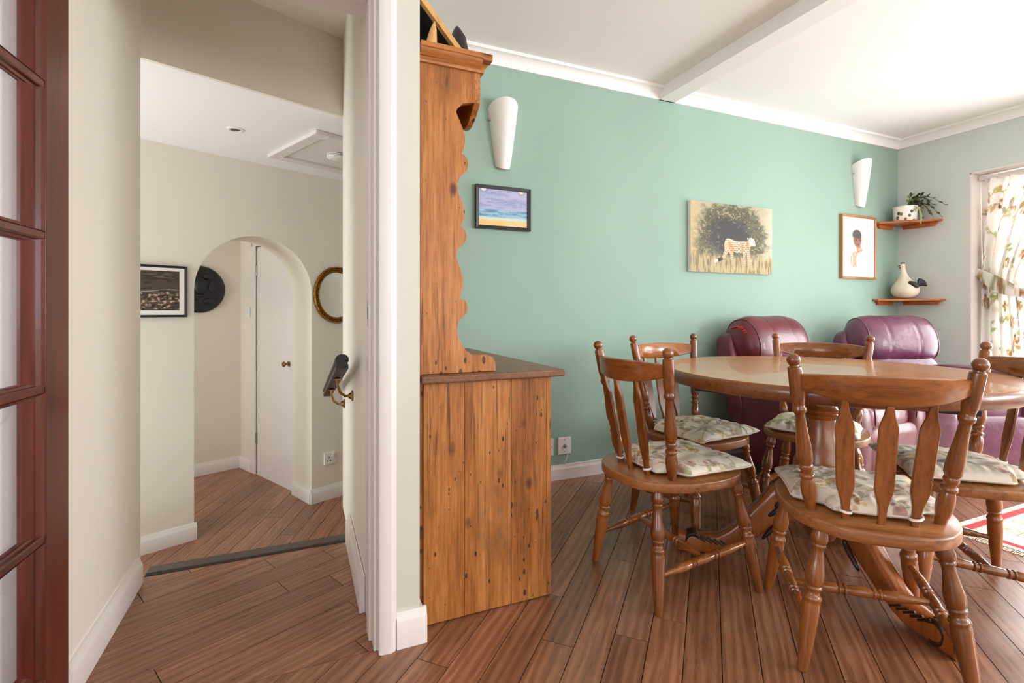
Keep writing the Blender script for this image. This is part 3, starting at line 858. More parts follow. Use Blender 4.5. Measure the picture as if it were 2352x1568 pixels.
for z in (1.07, 1.33, 1.58):
    MB().box(0.357, 0.470, 1.577, DY1 - 0.03, z, z + 0.018).build('shelf', 'pine_y', dr)
# fascia with scalloped lower edge, end post and moulded cornice
fp_ = [(1.553, 1.807), (1.553, 1.690)]
nsc = 6
L = DY1 - 0.006 - 1.575
for k in range(nsc):
    y0 = 1.575 + L * k / nsc
    for q in range(7):
        t = q / 6
        fp_.append((y0 + t * L / nsc, 1.672 - 0.034 * math.sin(PI * t) * (1 if k % 2 == 0 else 0.35)))
fp_ += [(DY1 - 0.006, 1.69), (DY1 - 0.006, 1.807)]
MB().prism(fp_, 'x', 0.530, 0.550).build('fascia', 'pine_y', dr, bevel=0.001)
cp = [(0, 1.788), (0.010, 1.788), (0.012, 1.796), (0.007, 1.800), (0.012, 1.806), (0.024, 1.814), (0.028, 1.822), (0.028, 1.826), (0.032, 1.828), (0.032, 1.843), (0, 1.843)]
cm = MB()
cm.prism([(1.553 - d, z) for d, z in cp], 'x', 0.345, 0.550)
cm.prism([(0.550 + d, z) for d, z in cp], 'y', 1.553, DY1)
cm.box(0.550, 0.560, 1.543, 1.553, 1.788, 1.80)
cm.box(0.550, 0.582, 1.521, 1.553, 1.822, 1.843).box(0.345, 0.55, 1.553, DY1, 1.80, 1.842)
cm.build('cornice', 'pine_x', dr, smooth=30)
# on top of the dresser
bb = thing('chalkboard', 'small pine edged chalkboard leaning on top of the dresser', 'chalkboard', (0.528, 1.60, 1.8565))
lean = math.atan2(0.17, 0.19)
BM = Matrix.Rotation(-lean, 4, 'Y')
for (y0, y1, z0, z1) in ((0, 0.022, 0, 0.31), (0.478, 0.50, 0, 0.31), (0.022, 0.478, 0, 0.022), (0.022, 0.478, 0.288, 0.31)):
    MB(BM).box(-0.018, 0, y0, y1, z0, z1).build('frame_bar', 'pale_pine', bb, bevel=0.001)
MB(BM).box(-0.014, -0.004, 0.022, 0.478, 0.022, 0.288).build('board', 'board', bb)
bo = thing('black_ornament', 'rounded black ornament half hidden behind the chalkboard', 'ornament', (0.563, 1.79, 1.8465))
MB().lathe([(0, 0.022), (0.08, 0.026), (0.16, 0.014), (0.30, 0.026), (0.55, 0.036), (0.8, 0.030), (0.95, 0.012), (1, 0.002)], (0, 0, 0), (-0.022, 0, 0.225), 20).build('body', 'comb', bo, smooth=60)
MB().lathe([(0, 0.028), (1, 0.026)], (0, 0, 0), (0, 0, 0.012), 20).build('foot', 'comb', bo, smooth=40)
tw = thing('driftwood_ornament', 'small pale wooden ornament tucked under the chalkboard on the dresser', 'ornament', (0.385, 1.56, 1.8465))
MB().lathe([(0, 0.02), (0.3, 0.016), (0.7, 0.010), (1, 0.002)], (0, 0, 0), (0.012, 0, 0.085), 12).build('cone', 'pale_pine', tw, smooth=50)
MB().lathe([(0, 0.022), (1, 0.022)], (0, 0, 0), (0, 0, 0.008), 12).build('disc_base', 'pale_pine', tw, smooth=50)

# ================================================================== CHAIRS
def lerp(a, b, t): return tuple(x + (y - x) * t for x, y in zip(a, b))
HS, HB = 0.421, 0.8626
LEG = [(0, .0165), (.03, .0175), (.075, .0215), (.105, .0205), (.118, .0165), (.128, .0185), (.137, .0185), (.147, .0150), (.18, .0150), (.25, .0185), (.32, .0235), (.365, .0240), (.40, .0215), (.408, .0190), (.417, .0225), (.428, .0225), (.437, .0188), (.465, .0182), (.478, .0225), (.490, .0245), (.503, .0245), (.515, .0215), (.53, .0232), (.60, .0232), (.80, .0190), (.985, .0140), (1.0, .0125)]
POST = [(0, .0130), (.05, .0150), (.11, .0200), (.155, .0210), (.20, .0185), (.222, .0155), (.228, .0190), (.240, .0200), (.252, .0190), (.258, .0150), (.275, .0145), (.285, .0175), (.298, .0185), (.310, .0175), (.316, .0160), (.34, .0205), (.39, .0215), (.45, .0195), (.55, .0150), (.64, .0130), (.655, .0145), (.660, .0175), (.675, .0190), (.688, .0190), (.695, .0160), (.72, .0160), (.745, .0185), (.77, .0192), (.94, .0185), (.952, .0175), (.958, .0125), (.965, .0120), (.972, .0150)]
STR = [(0, .0085), (.12, .0100), (.24, .0155), (.33, .0150), (.345, .0120), (.352, .0160), (.365, .0160), (.372, .0120), (.385, .0120), (.392, .0160), (.405, .0160), (.412, .0120), (.44, .0145), (.5, .0155), (.56, .0145), (.588, .0120), (.595, .0160), (.608, .0160), (.615, .0120), (.628, .0120), (.635, .0160), (.648, .0160), (.655, .0120), (.67, .0150), (.76, .0155), (.88, .0100), (1, .0085)]
def seat_outline(k=1.0, n=56):
    pts = []
    for i in range(n):
        a = 2 * PI * i / n
        c, s_ = math.cos(a), math.sin(a)
        e = 2 / 2.7
        x = math.copysign(abs(c) ** e, c); y = math.copysign(abs(s_) ** e, s_)
        yy = y * (0.205 if y > 0 else 0.275)
        hw = 0.222 - 0.014 * max(0, -y) ** 2 - 0.010 * max(0, y)
        pts.append((x * hw * k, -0.0 + yy * k))
    return pts
def make_chair():
    t = thing('dining_chair', 'spindle back dining chair', 'chair')
    # seat board with softened edge
    rings = []
    for z, k in ((0.3870, 0.980), (0.3885, 0.993), (0.392, 1.0), (0.415, 1.0), (0.4195, 0.994), (0.421, 0.982)):
        rings.append([(x, y, z) for x, y in seat_outline(k)])
    MB().loft(rings).build('seat', 'seat', t, smooth=50)
    top = {'b': (0.140, -0.195, 0.392), 'f': (0.165, 0.130, 0.392)}
    foot = {'b': (0.194, -0.2328, 0.0), 'f': (0.2177, 0.1899, 0.0)}
    for k in 'bf':
        for sx in (-1, 1):
            a = (top[k][0] * sx, top[k][1], top[k][2]); b = (foot[k][0] * sx, foot[k][1], foot[k][2])
            MB().lathe(LEG, a, b, 18).build('leg', 'chair', t, smooth=50)
    mids = {}
    for sx in (-1, 1):
        f = lerp(top['f'], foot['f'], 0.56); b = lerp(top['b'], foot['b'], 0.70)
        f = (f[0] * sx, f[1], f[2]); b = (b[0] * sx, b[1], b[2])
        MB().lathe(STR, f, b, 14).build('side_stretcher', 'chair', t, smooth=50)
        mids[sx] = lerp(f, b, 0.5)
    MB().lathe(STR, mids[-1], mids[1], 14).build('cross_stretcher', 'chair_x', t, smooth=50)
    # back posts with ball finials
    for sx in (-1, 1):
        a = Vector((0.1533 * sx, -0.1429, 0.415)); b = Vector((0.2118 * sx, -0.2101, HB))
        m = MB().lathe(POST, a, b, 18)
        d = (b - a).normalized()
        rr = 0.0185
        pr = []
        for q in range(11):
            an = PI * q / 10
            pr.append((0.5 - 0.5 * math.cos(an), max(0.0015, math.sin(an) * rr)))
        p = m.lathe(pr, b - d * rr * 1.05, b + d * rr * 0.90, 18)
        m.build('back_post', 'chair', t, smooth=50)
    # crest rail: bowed in plan, deeper in the middle
    rings = []
    n = 24
    for i in range(n + 1):
        u = -1 + 2 * i / n
        x = u * 0.196
        y = -0.268 + 0.068 * abs(u) ** 2.1
        k = 1 - abs(u) ** 2.6
        zt = 0.822 + 0.008 * k; zb_ = 0.780 - 0.028 * k
        ny = 0.010
        yo = -0.012 * ((zt + zb_) / 2 - 0.79)
        sl = 0.15
        rings.append([(x, y - ny + sl * 0.0, zb_ + 0.004), (x, y - ny * 0.6, zb_), (x, y + ny * 0.6, zb_), (x, y + ny, zb_ + 0.004),
                      (x, y + ny - 0.006, zt - 0.004), (x, y + ny * 0.5 - 0.006, zt), (x, y - ny * 0.5 - 0.006, zt), (x, y - ny - 0.006, zt - 0.004)])
    MB().loft(rings).build('crest_rail', 'chair_x', t, smooth=50)
    # three flat arrow slats
    for q in (-1, 0, 1):
        a = Vector((0.0797 * q, -0.188 if q else -0.2012, 0.415)); b = Vector((0.0983 * q, -0.2536 if q else -0.2684, 0.760))
        d = (b - a)
        rings = []
        for s_, hw, hd in ((0, .0085, .0080), (.12, .0098, .0080), (.17, .0115, .0075), (.28, .0205, .0058), (.31, .0222, .0055), (.80, .0220, .0055), (.83, .0195, .0058), (.90, .0120, .0070), (.96, .0085, .0075), (1, .0078, .0075)):
            c = a + d * s_
            ch = 0.35 * hd
            rings.append([(c.x - hw, c.y - hd + ch, c.z), (c.x - hw + ch, c.y - hd, c.z), (c.x + hw - ch, c.y - hd, c.z), (c.x + hw, c.y - hd + ch, c.z),
                          (c.x + hw, c.y + hd - ch, c.z), (c.x + hw - ch, c.y + hd, c.z), (c.x - hw + ch, c.y + hd, c.z), (c.x - hw, c.y + hd - ch, c.z)])
        MB().loft(rings).build('back_slat', 'chair', t, smooth=30)
    return t
CH = {  # name: (x, y, rotation, label)
    'A': (1.318, 1.493, -91.0, 'spindle back dining chair side on to the table, nearest the pine dresser'),
    'B': (1.586, 0.989, -42.3, 'spindle back dining chair in the foreground with its back to us'),
    'C': (1.748, 1.830, -175.0, 'spindle back dining chair on the green wall side, nearest the dresser'),
    'D': (2.318, 1.641, 118.5, 'spindle back dining chair behind the table in front of the burgundy recliners'),
    'E': (2.196, 1.032, 49.8, 'spindle back dining chair cut off by the right edge of the photo'),
}
ch0 = make_chair()
chairs = {}
for i, (k, (x, y, a, lb)) in enumerate(CH.items()):
    o = ch0 if i == 0 else copy_tree(ch0)
    o.location = (x, y, 0.0005); o.rotation_euler[2] = R(a)
    o['label'] = lb; o['group'] = 'dining chairs around the table'
    chairs[k] = o

# seat cushions
def cushion(k, seed, label, w0=0.195, front=0.192, th=0.034, curl=0.0):
    x, y, a, _ = CH[k]
    t = thing('seat_cushion', label, 'cushion', (x, y, HS + 0.002), R(a), 'floral seat cushions on the dining chairs')
    n = 100
    rg = np.random.RandomState(seed)
    us = np.linspace(-1, 1, n)
    vt, vb = [], []
    ph = rg.rand(10) * 6.28
    tuft = [(-0.36, -0.30), (0.36, -0.32), (-0.36, 0.36), (0.36, 0.38)]
    back = -0.172
    def hw(Y):
        f = float(ss(-0.128, -0.085, np.array(Y)))
        g = (Y - back) / (front - back)
        return (0.116 + (w0 - 0.116) * f) * (1 - 0.05 * math.sin(PI * g)) * (0.90 + 0.10 * min(1, g / 0.08)) 
    for j in range(n):
        for i in range(n):
            u, v = us[i], us[j]
            Y = back + (front - back) * (v + 1) / 2
            # front edge a little hollow between its two corners
            Y -= 0.014 * (1 - u * u) * max(0, v) ** 4
            X = u * hw(Y) * (1 - 0.06 * max(0, v) ** 12)
            m_ = max(abs(u), abs(v))
            e = (max(0.0, 1 - abs(u) ** 3.2) * max(0.0, 1 - abs(v) ** 3.2)) ** 0.42
            w = 0.11 * math.sin(6 * u + 3 * v + ph[0]) + 0.09 * math.sin(8 * v - 4 * u + ph[1]) + 0.06 * math.sin(15 * u + 10 * v + ph[2]) + 0.04 * math.sin(23 * v - 12 * u + ph[6])
            al = u if abs(v) > abs(u) else v
            rim = float(ss(0.45, 0.85, np.array(m_)) * (1 - m_ ** 10))
            w += rim * (0.16 * math.sin(24 * al + ph[3]) + 0.08 * math.sin(41 * al + ph[5]))
            dim = sum(math.exp(-((u - p) ** 2 + (v - q) ** 2) / 0.03) for p, q in tuft)
            zt = 0.018 + th * e * (1 + 0.42 * w) - 0.011 * dim
            zb_ = 0.010 * (1 - e)
            cr = (abs(u) * max(0, v)) ** 3
            lift = cr * (0.010 * math.sin(ph[4] + 4 * u) + curl * (1 if u > 0 else 0.4))
            vt.append((X, Y, zt + lift)); vb.append((X, Y, zb_ + max(0, lift)))
    m = MB()
    N = n * n
    fs = []
    for j in range(n - 1):
        for i in range(n - 1):
            q = j * n + i
            fs.append((q, q + 1, q + n + 1, q + n)); fs.append((N + q, N + q + n, N + q + n + 1, N + q + 1))
    edge = [i for i in range(n)] + [j * n + n - 1 for j in range(1, n)] + [(n - 1) * n + i for i in range(n - 2, -1, -1)] + [j * n for j in range(n - 2, 0, -1)]
    for q in range(len(edge)):
        a_, b_ = edge[q], edge[(q + 1) % len(edge)]
        fs.append((a_, b_, N + b_, N + a_))
    m.add(vt + vb, fs)
    cv_o = m.build('cover', 'cushion', t, smooth=180)
    gx, gy = np.array([p[0] for p in vt]), np.array([p[1] for p in vt])
    rgb = floral_rgb(gx, gy, seed * 17, -0.2, 0.2, -0.18, 0.2, 13, 0.052, (226, 217, 200), ((194, 156, 98), (188, 148, 136), (176, 142, 138), (204, 176, 124)), (146, 140, 106))
    set_colors(cv_o.data, np.vstack([rgb, rgb * 0.98]))
    edge = edge[::3]
    pts = [(Vector(vt[i]) + Vector(vb[i])) / 2 for i in edge]
    pts = [Vector((p.x * 1.006, p.y * 1.006, p.z)) for p in pts]
    MB().tube(pts + pts[:1], 0.0034, 6, cap=False).build('piping', 'piping', t, smooth=60)
    for sgn in (-1, 1):
        c = Vector((0.0812 * sgn, -0.1930, 0.022))
        rr = []
        for q in range(25):
            an = q * PI / 12
            d = Vector((math.cos(an), math.sin(an), 0))
            p = c + Vector((0.0150 * d.x, 0.0130 * d.y, 0.003 * math.sin(an * 1.0 + sgn)))
            rr.append([p + Vector((0, 0, -0.0035)), p + Vector((0, 0, 0.0035)), p + d * 0.0014 + Vector((0, 0, 0.0035)), p + d * 0.0014 + Vector((0, 0, -0.0035))])
        MB().loft(rr, cap=False).build('tie', 'tie', t, smooth=60)
    return t
cushion('A', 1, 'floral cushion with ochre flowers on the chair nearest the pine dresser', 0.188, 0.196, 0.030, 0.012)
cushion('B', 2, 'floral cushion tied to the slats of the foreground chair', 0.200, 0.200, 0.032, 0.006)
cushion('C', 3, 'crumpled grey shaded floral cushion on the chair by the green wall', 0.196, 0.196, 0.036, 0.0)
cushion('D', 4, 'puffy floral cushion partly hidden behind the table pedestal', 0.190, 0.190, 0.040, 0.0)
cushion('E', 5, 'floral cushion on the chair at the right edge, seen between the slats', 0.190, 0.198, 0.034, 0.004)

# ================================================================== TABLE
TX, TY, TZ = 1.873, 1.303, 0.772
tb = thing('dining_table', 'round pine dining table on a turned pedestal with carved feet', 'table', (TX, TY, 0))
TA = R(144.99) - math.atan2(486, 1135)      # direction of the long axis
ta, tbb = 0.586, 0.582
def oval(k, n=96, inset=0.0):
    out = []
    for i in range(n):
        a = 2 * PI * i / n
        e = 1.0
        x = (ta - inset) * math.copysign(abs(math.cos(a)) ** e, math.cos(a)); y = (tbb - inset) * math.copysign(abs(math.sin(a)) ** e, math.sin(a))
        out.append((x * k, y * k))
    return out
TR = Matrix.Rotation(TA, 4, 'Z')
def ring(z, inset): return [(x, y, z) for x, y in oval(1, inset=inset)]
# planked top: boards cut to the oval
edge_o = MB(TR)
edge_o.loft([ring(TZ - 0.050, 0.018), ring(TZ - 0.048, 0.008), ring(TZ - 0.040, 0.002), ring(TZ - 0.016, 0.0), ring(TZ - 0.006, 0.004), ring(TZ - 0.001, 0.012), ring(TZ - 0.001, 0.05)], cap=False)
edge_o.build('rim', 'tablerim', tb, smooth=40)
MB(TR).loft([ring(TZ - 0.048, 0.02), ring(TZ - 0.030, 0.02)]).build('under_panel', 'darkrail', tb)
nb = 7
bw = 2 * (tbb) / nb
for k in range(nb):
    y0, y1 = -tbb + k * bw + 0.0004, -tbb + (k + 1) * bw - 0.0004
    q = clip(clip(oval(1, inset=0.0105), (0, 1), y1), (0, -1), -y0)
    if len(q) >= 3:
        MB(TR).prism(q, 'z', TZ - 0.028, TZ + 0.0002).build('top_board', 'tabletop', tb)
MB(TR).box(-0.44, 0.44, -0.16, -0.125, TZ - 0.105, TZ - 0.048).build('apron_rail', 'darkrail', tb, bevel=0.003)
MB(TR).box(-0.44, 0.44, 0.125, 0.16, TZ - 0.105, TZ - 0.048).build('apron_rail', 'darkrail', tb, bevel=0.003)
col = [(0, .060), (.06, .060), (.065, .074), (.10, .078), (.13, .070), (.16, .062), (.20, .085), (.30, .094), (.38, .090), (.50, .070), (.60, .056), (.68, .050), (.72, .049), (.735, .056), (.75, .058), (.765, .052), (.775, .058), (.79, .060), (.80, .054), (.84, .049), (.90, .053), (.94, .062), (.96, .066), (.965, .10), (1, .10)]
MB().lathe([(t, r * 1.05) for t, r in col], (0, 0, 0.215), (0, 0, TZ - 0.048), 32).build('pedestal', 'tableleg', tb, smooth=45)
MB().lathe([(0, .02), (.1, .045), (.35, .06), (1, .085)], (0, 0, 0.105), (0, 0, 0.218), 24).build('pendant_boss', 'tableleg', tb, smooth=45)
# carved cabriole feet ending in scrolls
def foot(ang, L=0.49):
    FM = Matrix.Rotation(ang, 4, 'Z')
    up = [(0.03, 0.365), (0.09, 0.362), (0.15, 0.340), (0.21, 0.295), (0.27, 0.230), (0.33, 0.165), (0.39, 0.115), (0.44, 0.085), (0.49, 0.074), (0.53, 0.082), (0, 0), (0, 0)]
    lo = [(0.03, 0.165), (0.09, 0.170), (0.15, 0.160), (0.21, 0.130), (0.27, 0.090), (0.33, 0.052), (0.39, 0.022), (0.44, 0.006), (0.49, 0.002), (0.53, 0.001), (0, 0), (0, 0)]
    kx_ = (L - 0.012) / 0.553
    up = [(x * kx_ if x < L - 0.012 else x, z) for x, z in up[:-2]] + [(L - 0.012, 0.078), (L, 0.060)]
    lo = [(x * kx_ if x < L - 0.012 else x, z) for x, z in lo[:-2]] + [(L - 0.012, 0.004), (L, 0.020)]
    rings = []
    for (x, zu), (_, zl) in zip(up, lo):
        w = 0.036 - 0.006 * (x / L)
        zm, hh = (zu + zl) / 2, (zu - zl) / 2
        rg_ = []
        for q in range(16):
            a = 2 * PI * q / 16
            c, s_ = math.cos(a), math.sin(a)
            rg_.append((x, w * math.copysign(abs(c) ** 0.55, c), zm + hh * math.copysign(abs(s_) ** 0.55, s_)))
        rings.append(rg_)
    f = MB(FM).loft(rings).build('foot', 'tableleg', tb, smooth=60)
    # scroll toe
    sc = MB(FM)
    sp_ = []
    for q in range(22):
        a = -0.6 * PI + q / 21 * 2.9 * PI
        r_ = 0.036 * (1 - q / 30)
        sp_.append((L - 0.020 + r_ * math.cos(a), 0, 0.052 + r_ * math.sin(a)))
    sc.tube(sp_, [0.013 - 0.0003 * q for q in range(22)], 8)
    for sy in (-1, 1):
        sc.tube([(p[0], sy * 0.020, p[2]) for p in sp_], [0.012 - 0.0003 * q for q in range(22)], 8)
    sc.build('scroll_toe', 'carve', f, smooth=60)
    # acanthus carving on the knee, both cheeks
    for sy in (-1, 1):
        cv_ = MB(FM)
        for q in range(6):
            x0, z0 = 0.05 + 0.022 * q, 0.345 - 0.006 * q - 0.0011 * q ** 3
            pts = []
            for t in range(9):
                tt = t / 8
                pts.append((x0 + 0.052 * tt ** 1.3 - 0.010 * math.sin(2 * PI * tt), sy * (0.0340 - 0.002 * tt + 0.003 * math.sin(PI * tt)), z0 - (0.038 + 0.014 * (q % 2)) * tt - 0.006 * q * tt + 0.008 * math.sin(2 * PI * tt)))
            cv_.tube(pts, [0.0085 * (0.35 + math.sin(PI * min(1, 0.15 + 0.8 * t / 8)) * 0.75) for t in range(9)], 6)
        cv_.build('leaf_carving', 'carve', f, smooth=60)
    for sy in (-1, 1):
        tip = MB(FM)
        for q in range(5):
            tip.tube([(0.33 + 0.024 * q + 0.010 * t, sy * 0.030, 0.045 + 0.006 * t + 0.003 * q) for t in range(5)], 0.004, 6)
        o = tip.build('toe_carving', 'carve', f, smooth=60); o['kind'] = 'stuff'
    return f
for a in (141, 255, 18):
    foot(R(a))

# ================================================================== RECLINERS
def recliner(label, loc, rotdeg, mat, worn=False):
    """local -y is the front"""
    t = thing('recliner', label, 'armchair', loc, R(rotdeg), 'leather recliners by the green wall')
    W = 0.36
    MB().ball((0, -0.10, 0.20), W - 0.08, 0.33, 0.17, 0.25, 0.25, 40, 16).build('base', mat, t, smooth=180)
    MB().ball((0, -0.13, 0.40), 0.265, 0.31, 0.09, 0.45, 0.35, 44, 18).build('seat_cushion_pad', mat, t, smooth=180)
    MB().ball((0, -0.395, 0.235), 0.265, 0.07, 0.15, 0.4, 0.3, 40, 16).build('footrest', mat, t, smooth=180)
    for sx in (-1, 1):
        a = MB().ball((sx * (W - 0.075), -0.11, 0.315), 0.085, 0.35, 0.275, 0.42, 0.32, 36, 20).build('arm', mat, t, smooth=180)
        MB().ball((sx * (W - 0.075), -0.115, 0.585), 0.088, 0.33, 0.045, 0.6, 0.35, 36, 12).build('arm_pad', mat, a, smooth=180)
        MB().tube([(sx * (W - 0.075) + 0.070 * math.cos(q * PI / 8), -0.462, 0.40 + 0.15 * math.sin(q * PI / 8)) for q in range(9)], 0.004, 6).build('arm_seam', mat, a, smooth=60)
    # outer back shell, leaning
    BMx = Matrix.Translation((0, 0.16, 0.10)) @ Matrix.Rotation(R(-14), 4, 'X')
    MB(BMx).ball((0, 0.05, 0.40), W - 0.01, 0.075, 0.40, 0.28, 0.3, 44, 22).build('back_shell', mat, t, smooth=180)
    MB(BMx).ball((0, -0.045, 0.43), 0.285, 0.085, 0.16, 0.5, 0.4, 44, 18).build('lumbar_pad', mat, t, smooth=180)
    # plump head pillow with end panels, seams and folds
    PM = BMx @ Matrix.Translation((0, -0.035, 0.70))
    m = MB(PM)
    nu, nv = 56, 34
    sg = lambda x, e: math.copysign(abs(x) ** e, x)
    vs, fs = [], []
    hw, hd, hh = 0.315, 0.145, 0.180
    for i in range(nu + 1):
        u = -1 + 2 * i / nu
        k = max(0.02, (1 - abs(u) ** 7)) ** 0.55
        for j in range(nv):
            a = 2 * PI * j / nv
            c, s_ = math.cos(a), math.sin(a)
            pl = 1 + 0.006 * math.sin(31 * u + 3 * s_ + 4 * math.sin(5 * u)) * (0.2 + 0.8 * abs(u)) * max(0, c) + 0.010 * math.sin(3 * a + 7 * u)
            seam = sum(math.exp(-((u - q) / 0.018) ** 2) for q in (-0.34, 0.34))
            pl -= 0.035 * seam
            y = hd * k * sg(c, 0.8) * pl * (1.0 - 0.25 * max(0, s_)); z = hh * k * sg(s_, 0.75) * pl
            vs.append((u * hw, y, z))
    for i in range(nu):
        for j in range(nv):
            j2 = (j + 1) % nv
            fs.append((i * nv + j, i * nv + j2, (i + 1) * nv + j2, (i + 1) * nv + j))
    fs.append(tuple(range(nv))); fs.append(tuple(nu * nv + j for j in range(nv)))
    m.add(vs, fs)
    pw = m.build('head_pillow', mat, t, smooth=180)
    for u in (-0.80, 0.80):
        k = (1 - abs(u) ** 7) ** 0.55 * 1.005
        pts = []
        for j in range(33):
            a = 2 * PI * j / 32
            c, s_ = math.cos(a), math.sin(a)
            pts.append((u * hw, hd * k * sg(c, 0.8) * (1.0 - 0.25 * max(0, s_)), hh * k * sg(s_, 0.75)))
        MB(PM).tube(pts, 0.0045, 6, cap=False).build('piping', mat, pw, smooth=60)
    if worn:
        mm = MB(PM)
        for q in range(9):
            a = 0.42 * PI + q * 0.055 * PI
            c, s_ = math.cos(a), math.sin(a)
            u = -0.93
            k = (1 - abs(u) ** 7) ** 0.55 * 1.02
            mm.ball((u * hw - 0.004, hd * k * sg(c, 0.8) * 0.80, hh * k * sg(s_, 0.75)), 0.004, 0.009 + 0.006 * (q % 3), 0.004 + 0.002 * (q % 2), 1, 1, 8, 6)
        o = mm.build('worn_patch', 'worn', pw, smooth=60); o['kind'] = 'stuff'; o['label'] = 'scuffed red edge where the leather is worn'
    for sx in (-1, 1):
        for y in (-0.33, 0.14):
            MB().lathe([(0, 0.022), (1, 0.018)], (sx * 0.24, y, 0.0), (sx * 0.24, y, 0.06), 12).build('foot', 'black', t, smooth=40)
    return t
recliner('burgundy leather recliner with a scuffed red headrest corner, left of the pair', (2.93, 2.10, 0), 5, M['burgundy'], True)
recliner('plum leather recliner in the corner under the hen ornament shelf', (3.90, 1.98, 0), -20, M['plum'])

# ================================================================== ON THE GREEN WALL
def sconce(x, z0, label):
    t = thing('wall_light', label, 'wall light', (x, YG, z0), 0, 'white half cone wall lights')
    m = MB()
    rows, n = 16, 28
    vs, fs = [], []
    for sh in (1.0, 0.94):
        for i in range(rows + 1):
            v = i / rows
            for k in range(n + 1):
                a = PI * k / n
                r = (0.042 + 0.046 * v ** 0.85) * sh
                d = (0.040 + 0.052 * v ** 0.8) * sh
                z = 0.335 * v + (0.030 * math.sin(a) - 0.012 * (1 - math.sin(a))) * v ** 4 * 1.0 - (0.018 * math.sin(a) * (1 - v) ** 5)
                vs.append((-r * math.cos(a), -d * math.sin(a), z))
    N = (rows + 1) * (n + 1)
    for i in range(rows):
        for k in range(n):
            q = i * (n + 1) + k
            fs.append((q, q + 1, q + n + 2, q + n + 1)); fs.append((N + q, N + q + n + 1, N + q + n + 2, N + q + 1))
    for k in range(n):
        q = rows * (n + 1) + k
        fs.append((q, q + 1, N + q + 1, N + q))
    fs.append(tuple(range(n + 1)))
    m.add(vs, fs)
    m.build('shade', 'glasslamp', t, smooth=60)
    MB().box(-0.035, 0.035, -0.03, 0, 0.10, 0.24).build('back_plate', 'white', t)
    for sx in (-1, 1):
        MB().lathe([(0, 0.005), (1, 0.004)], (sx * 0.078, -0.012, 0.255), (sx * 0.090, -0.012, 0.255), 8).build('side_screw', 'chrome', t)
    MB().lathe([(0, 0.018), (1, 0.018)], (0, -0.045, 0.12), (0, -0.045, 0.16), 12).build('lamp_holder', 'plastic', t)
    return t
sconce(1.052, 1.812, 'white half cone wall light above the beach painting')
sconce(4.190, 1.858, 'white half cone wall light above the framed portrait')

def frame_bars(t, w, h, fw, fd, mat, y=0.0, prof=True):
    """four mitred bars standing in XZ, back at y, front at y-fd"""
    for (ax, sgn) in (('h', -1), ('h', 1), ('v', -1), ('v', 1)):
        a = w / 2 if ax == 'h' else h / 2
        b = (h / 2 if ax == 'h' else w / 2) * sgn
        bi = b - sgn * fw
        ai = a - fw
        def P(l, d, yy): return (l, yy, d) if ax == 'h' else (d, yy, l)
        vs = [P(-a, b, y), P(a, b, y), P(ai, bi, y), P(-ai, bi, y), P(-a, b, y - fd), P(a, b, y - fd), P(ai, bi, y - fd * 0.75), P(-ai, bi, y - fd * 0.75)]
        MB().add(vs, [(0, 1, 2, 3), (4, 5, 6, 7), (0, 1, 5, 4), (2, 3, 7, 6), (1, 2, 6, 5), (0, 3, 7, 4)]).build('frame_bar', mat, t, bevel=0.0015)

def beach(u, v):
    c = np.zeros(u.shape + (3,)) + (172, 182, 212)
    n = fbm(u * 5, v * 22, 3); n2 = fbm(u * 3 + 9, v * 5, 8)
    c = mixc(c, (150, 158, 200), ss(0.45, 0.7, n)); c = mixc(c, (196, 188, 214), ss(0.5, 0.75, n2) * 0.8)
    sea = ss(0.47, 0.42, v) * ss(0.20, 0.26, v)
    c = mixc(c, (150, 190, 214), sea); c = mixc(c, (96, 142, 180), sea * ss(0.5, 0.68, fbm(u * 4, v * 30, 21)))
    foam = ss(0.27, 0.22, v); c = mixc(c, (198, 222, 206), foam)
    sand = ss(0.185, 0.165, v + 0.012 * n); c = mixc(c, (232, 196, 128), sand); c = mixc(c, (240, 206, 160), sand * ss(0.4, 0.7, n))
    for (cx, r, col) in ((0.10, 0.075, (236, 228, 218)), (0.87, 0.075, (246, 220, 160))):
        d = np.hypot((u - cx) * 1.35, v - 1.0)
        c = mixc(c, (110, 130, 190), ss(0.16, 0.08, d) * 0.5); c = mixc(c, col, ss(r + 0.01, r - 0.01, d))
    return c
bp_ = thing('beach_painting', 'small black framed painting of a purple sky over sea and sand', 'painting', (1.0535, YG - 0.002, 1.579))
frame_bars(bp_, 0.333, 0.243, 0.020, 0.022, 'black')
paint('print', 0.297, 0.207, 90, 64, beach, bp_, (0, -0.012, 0))

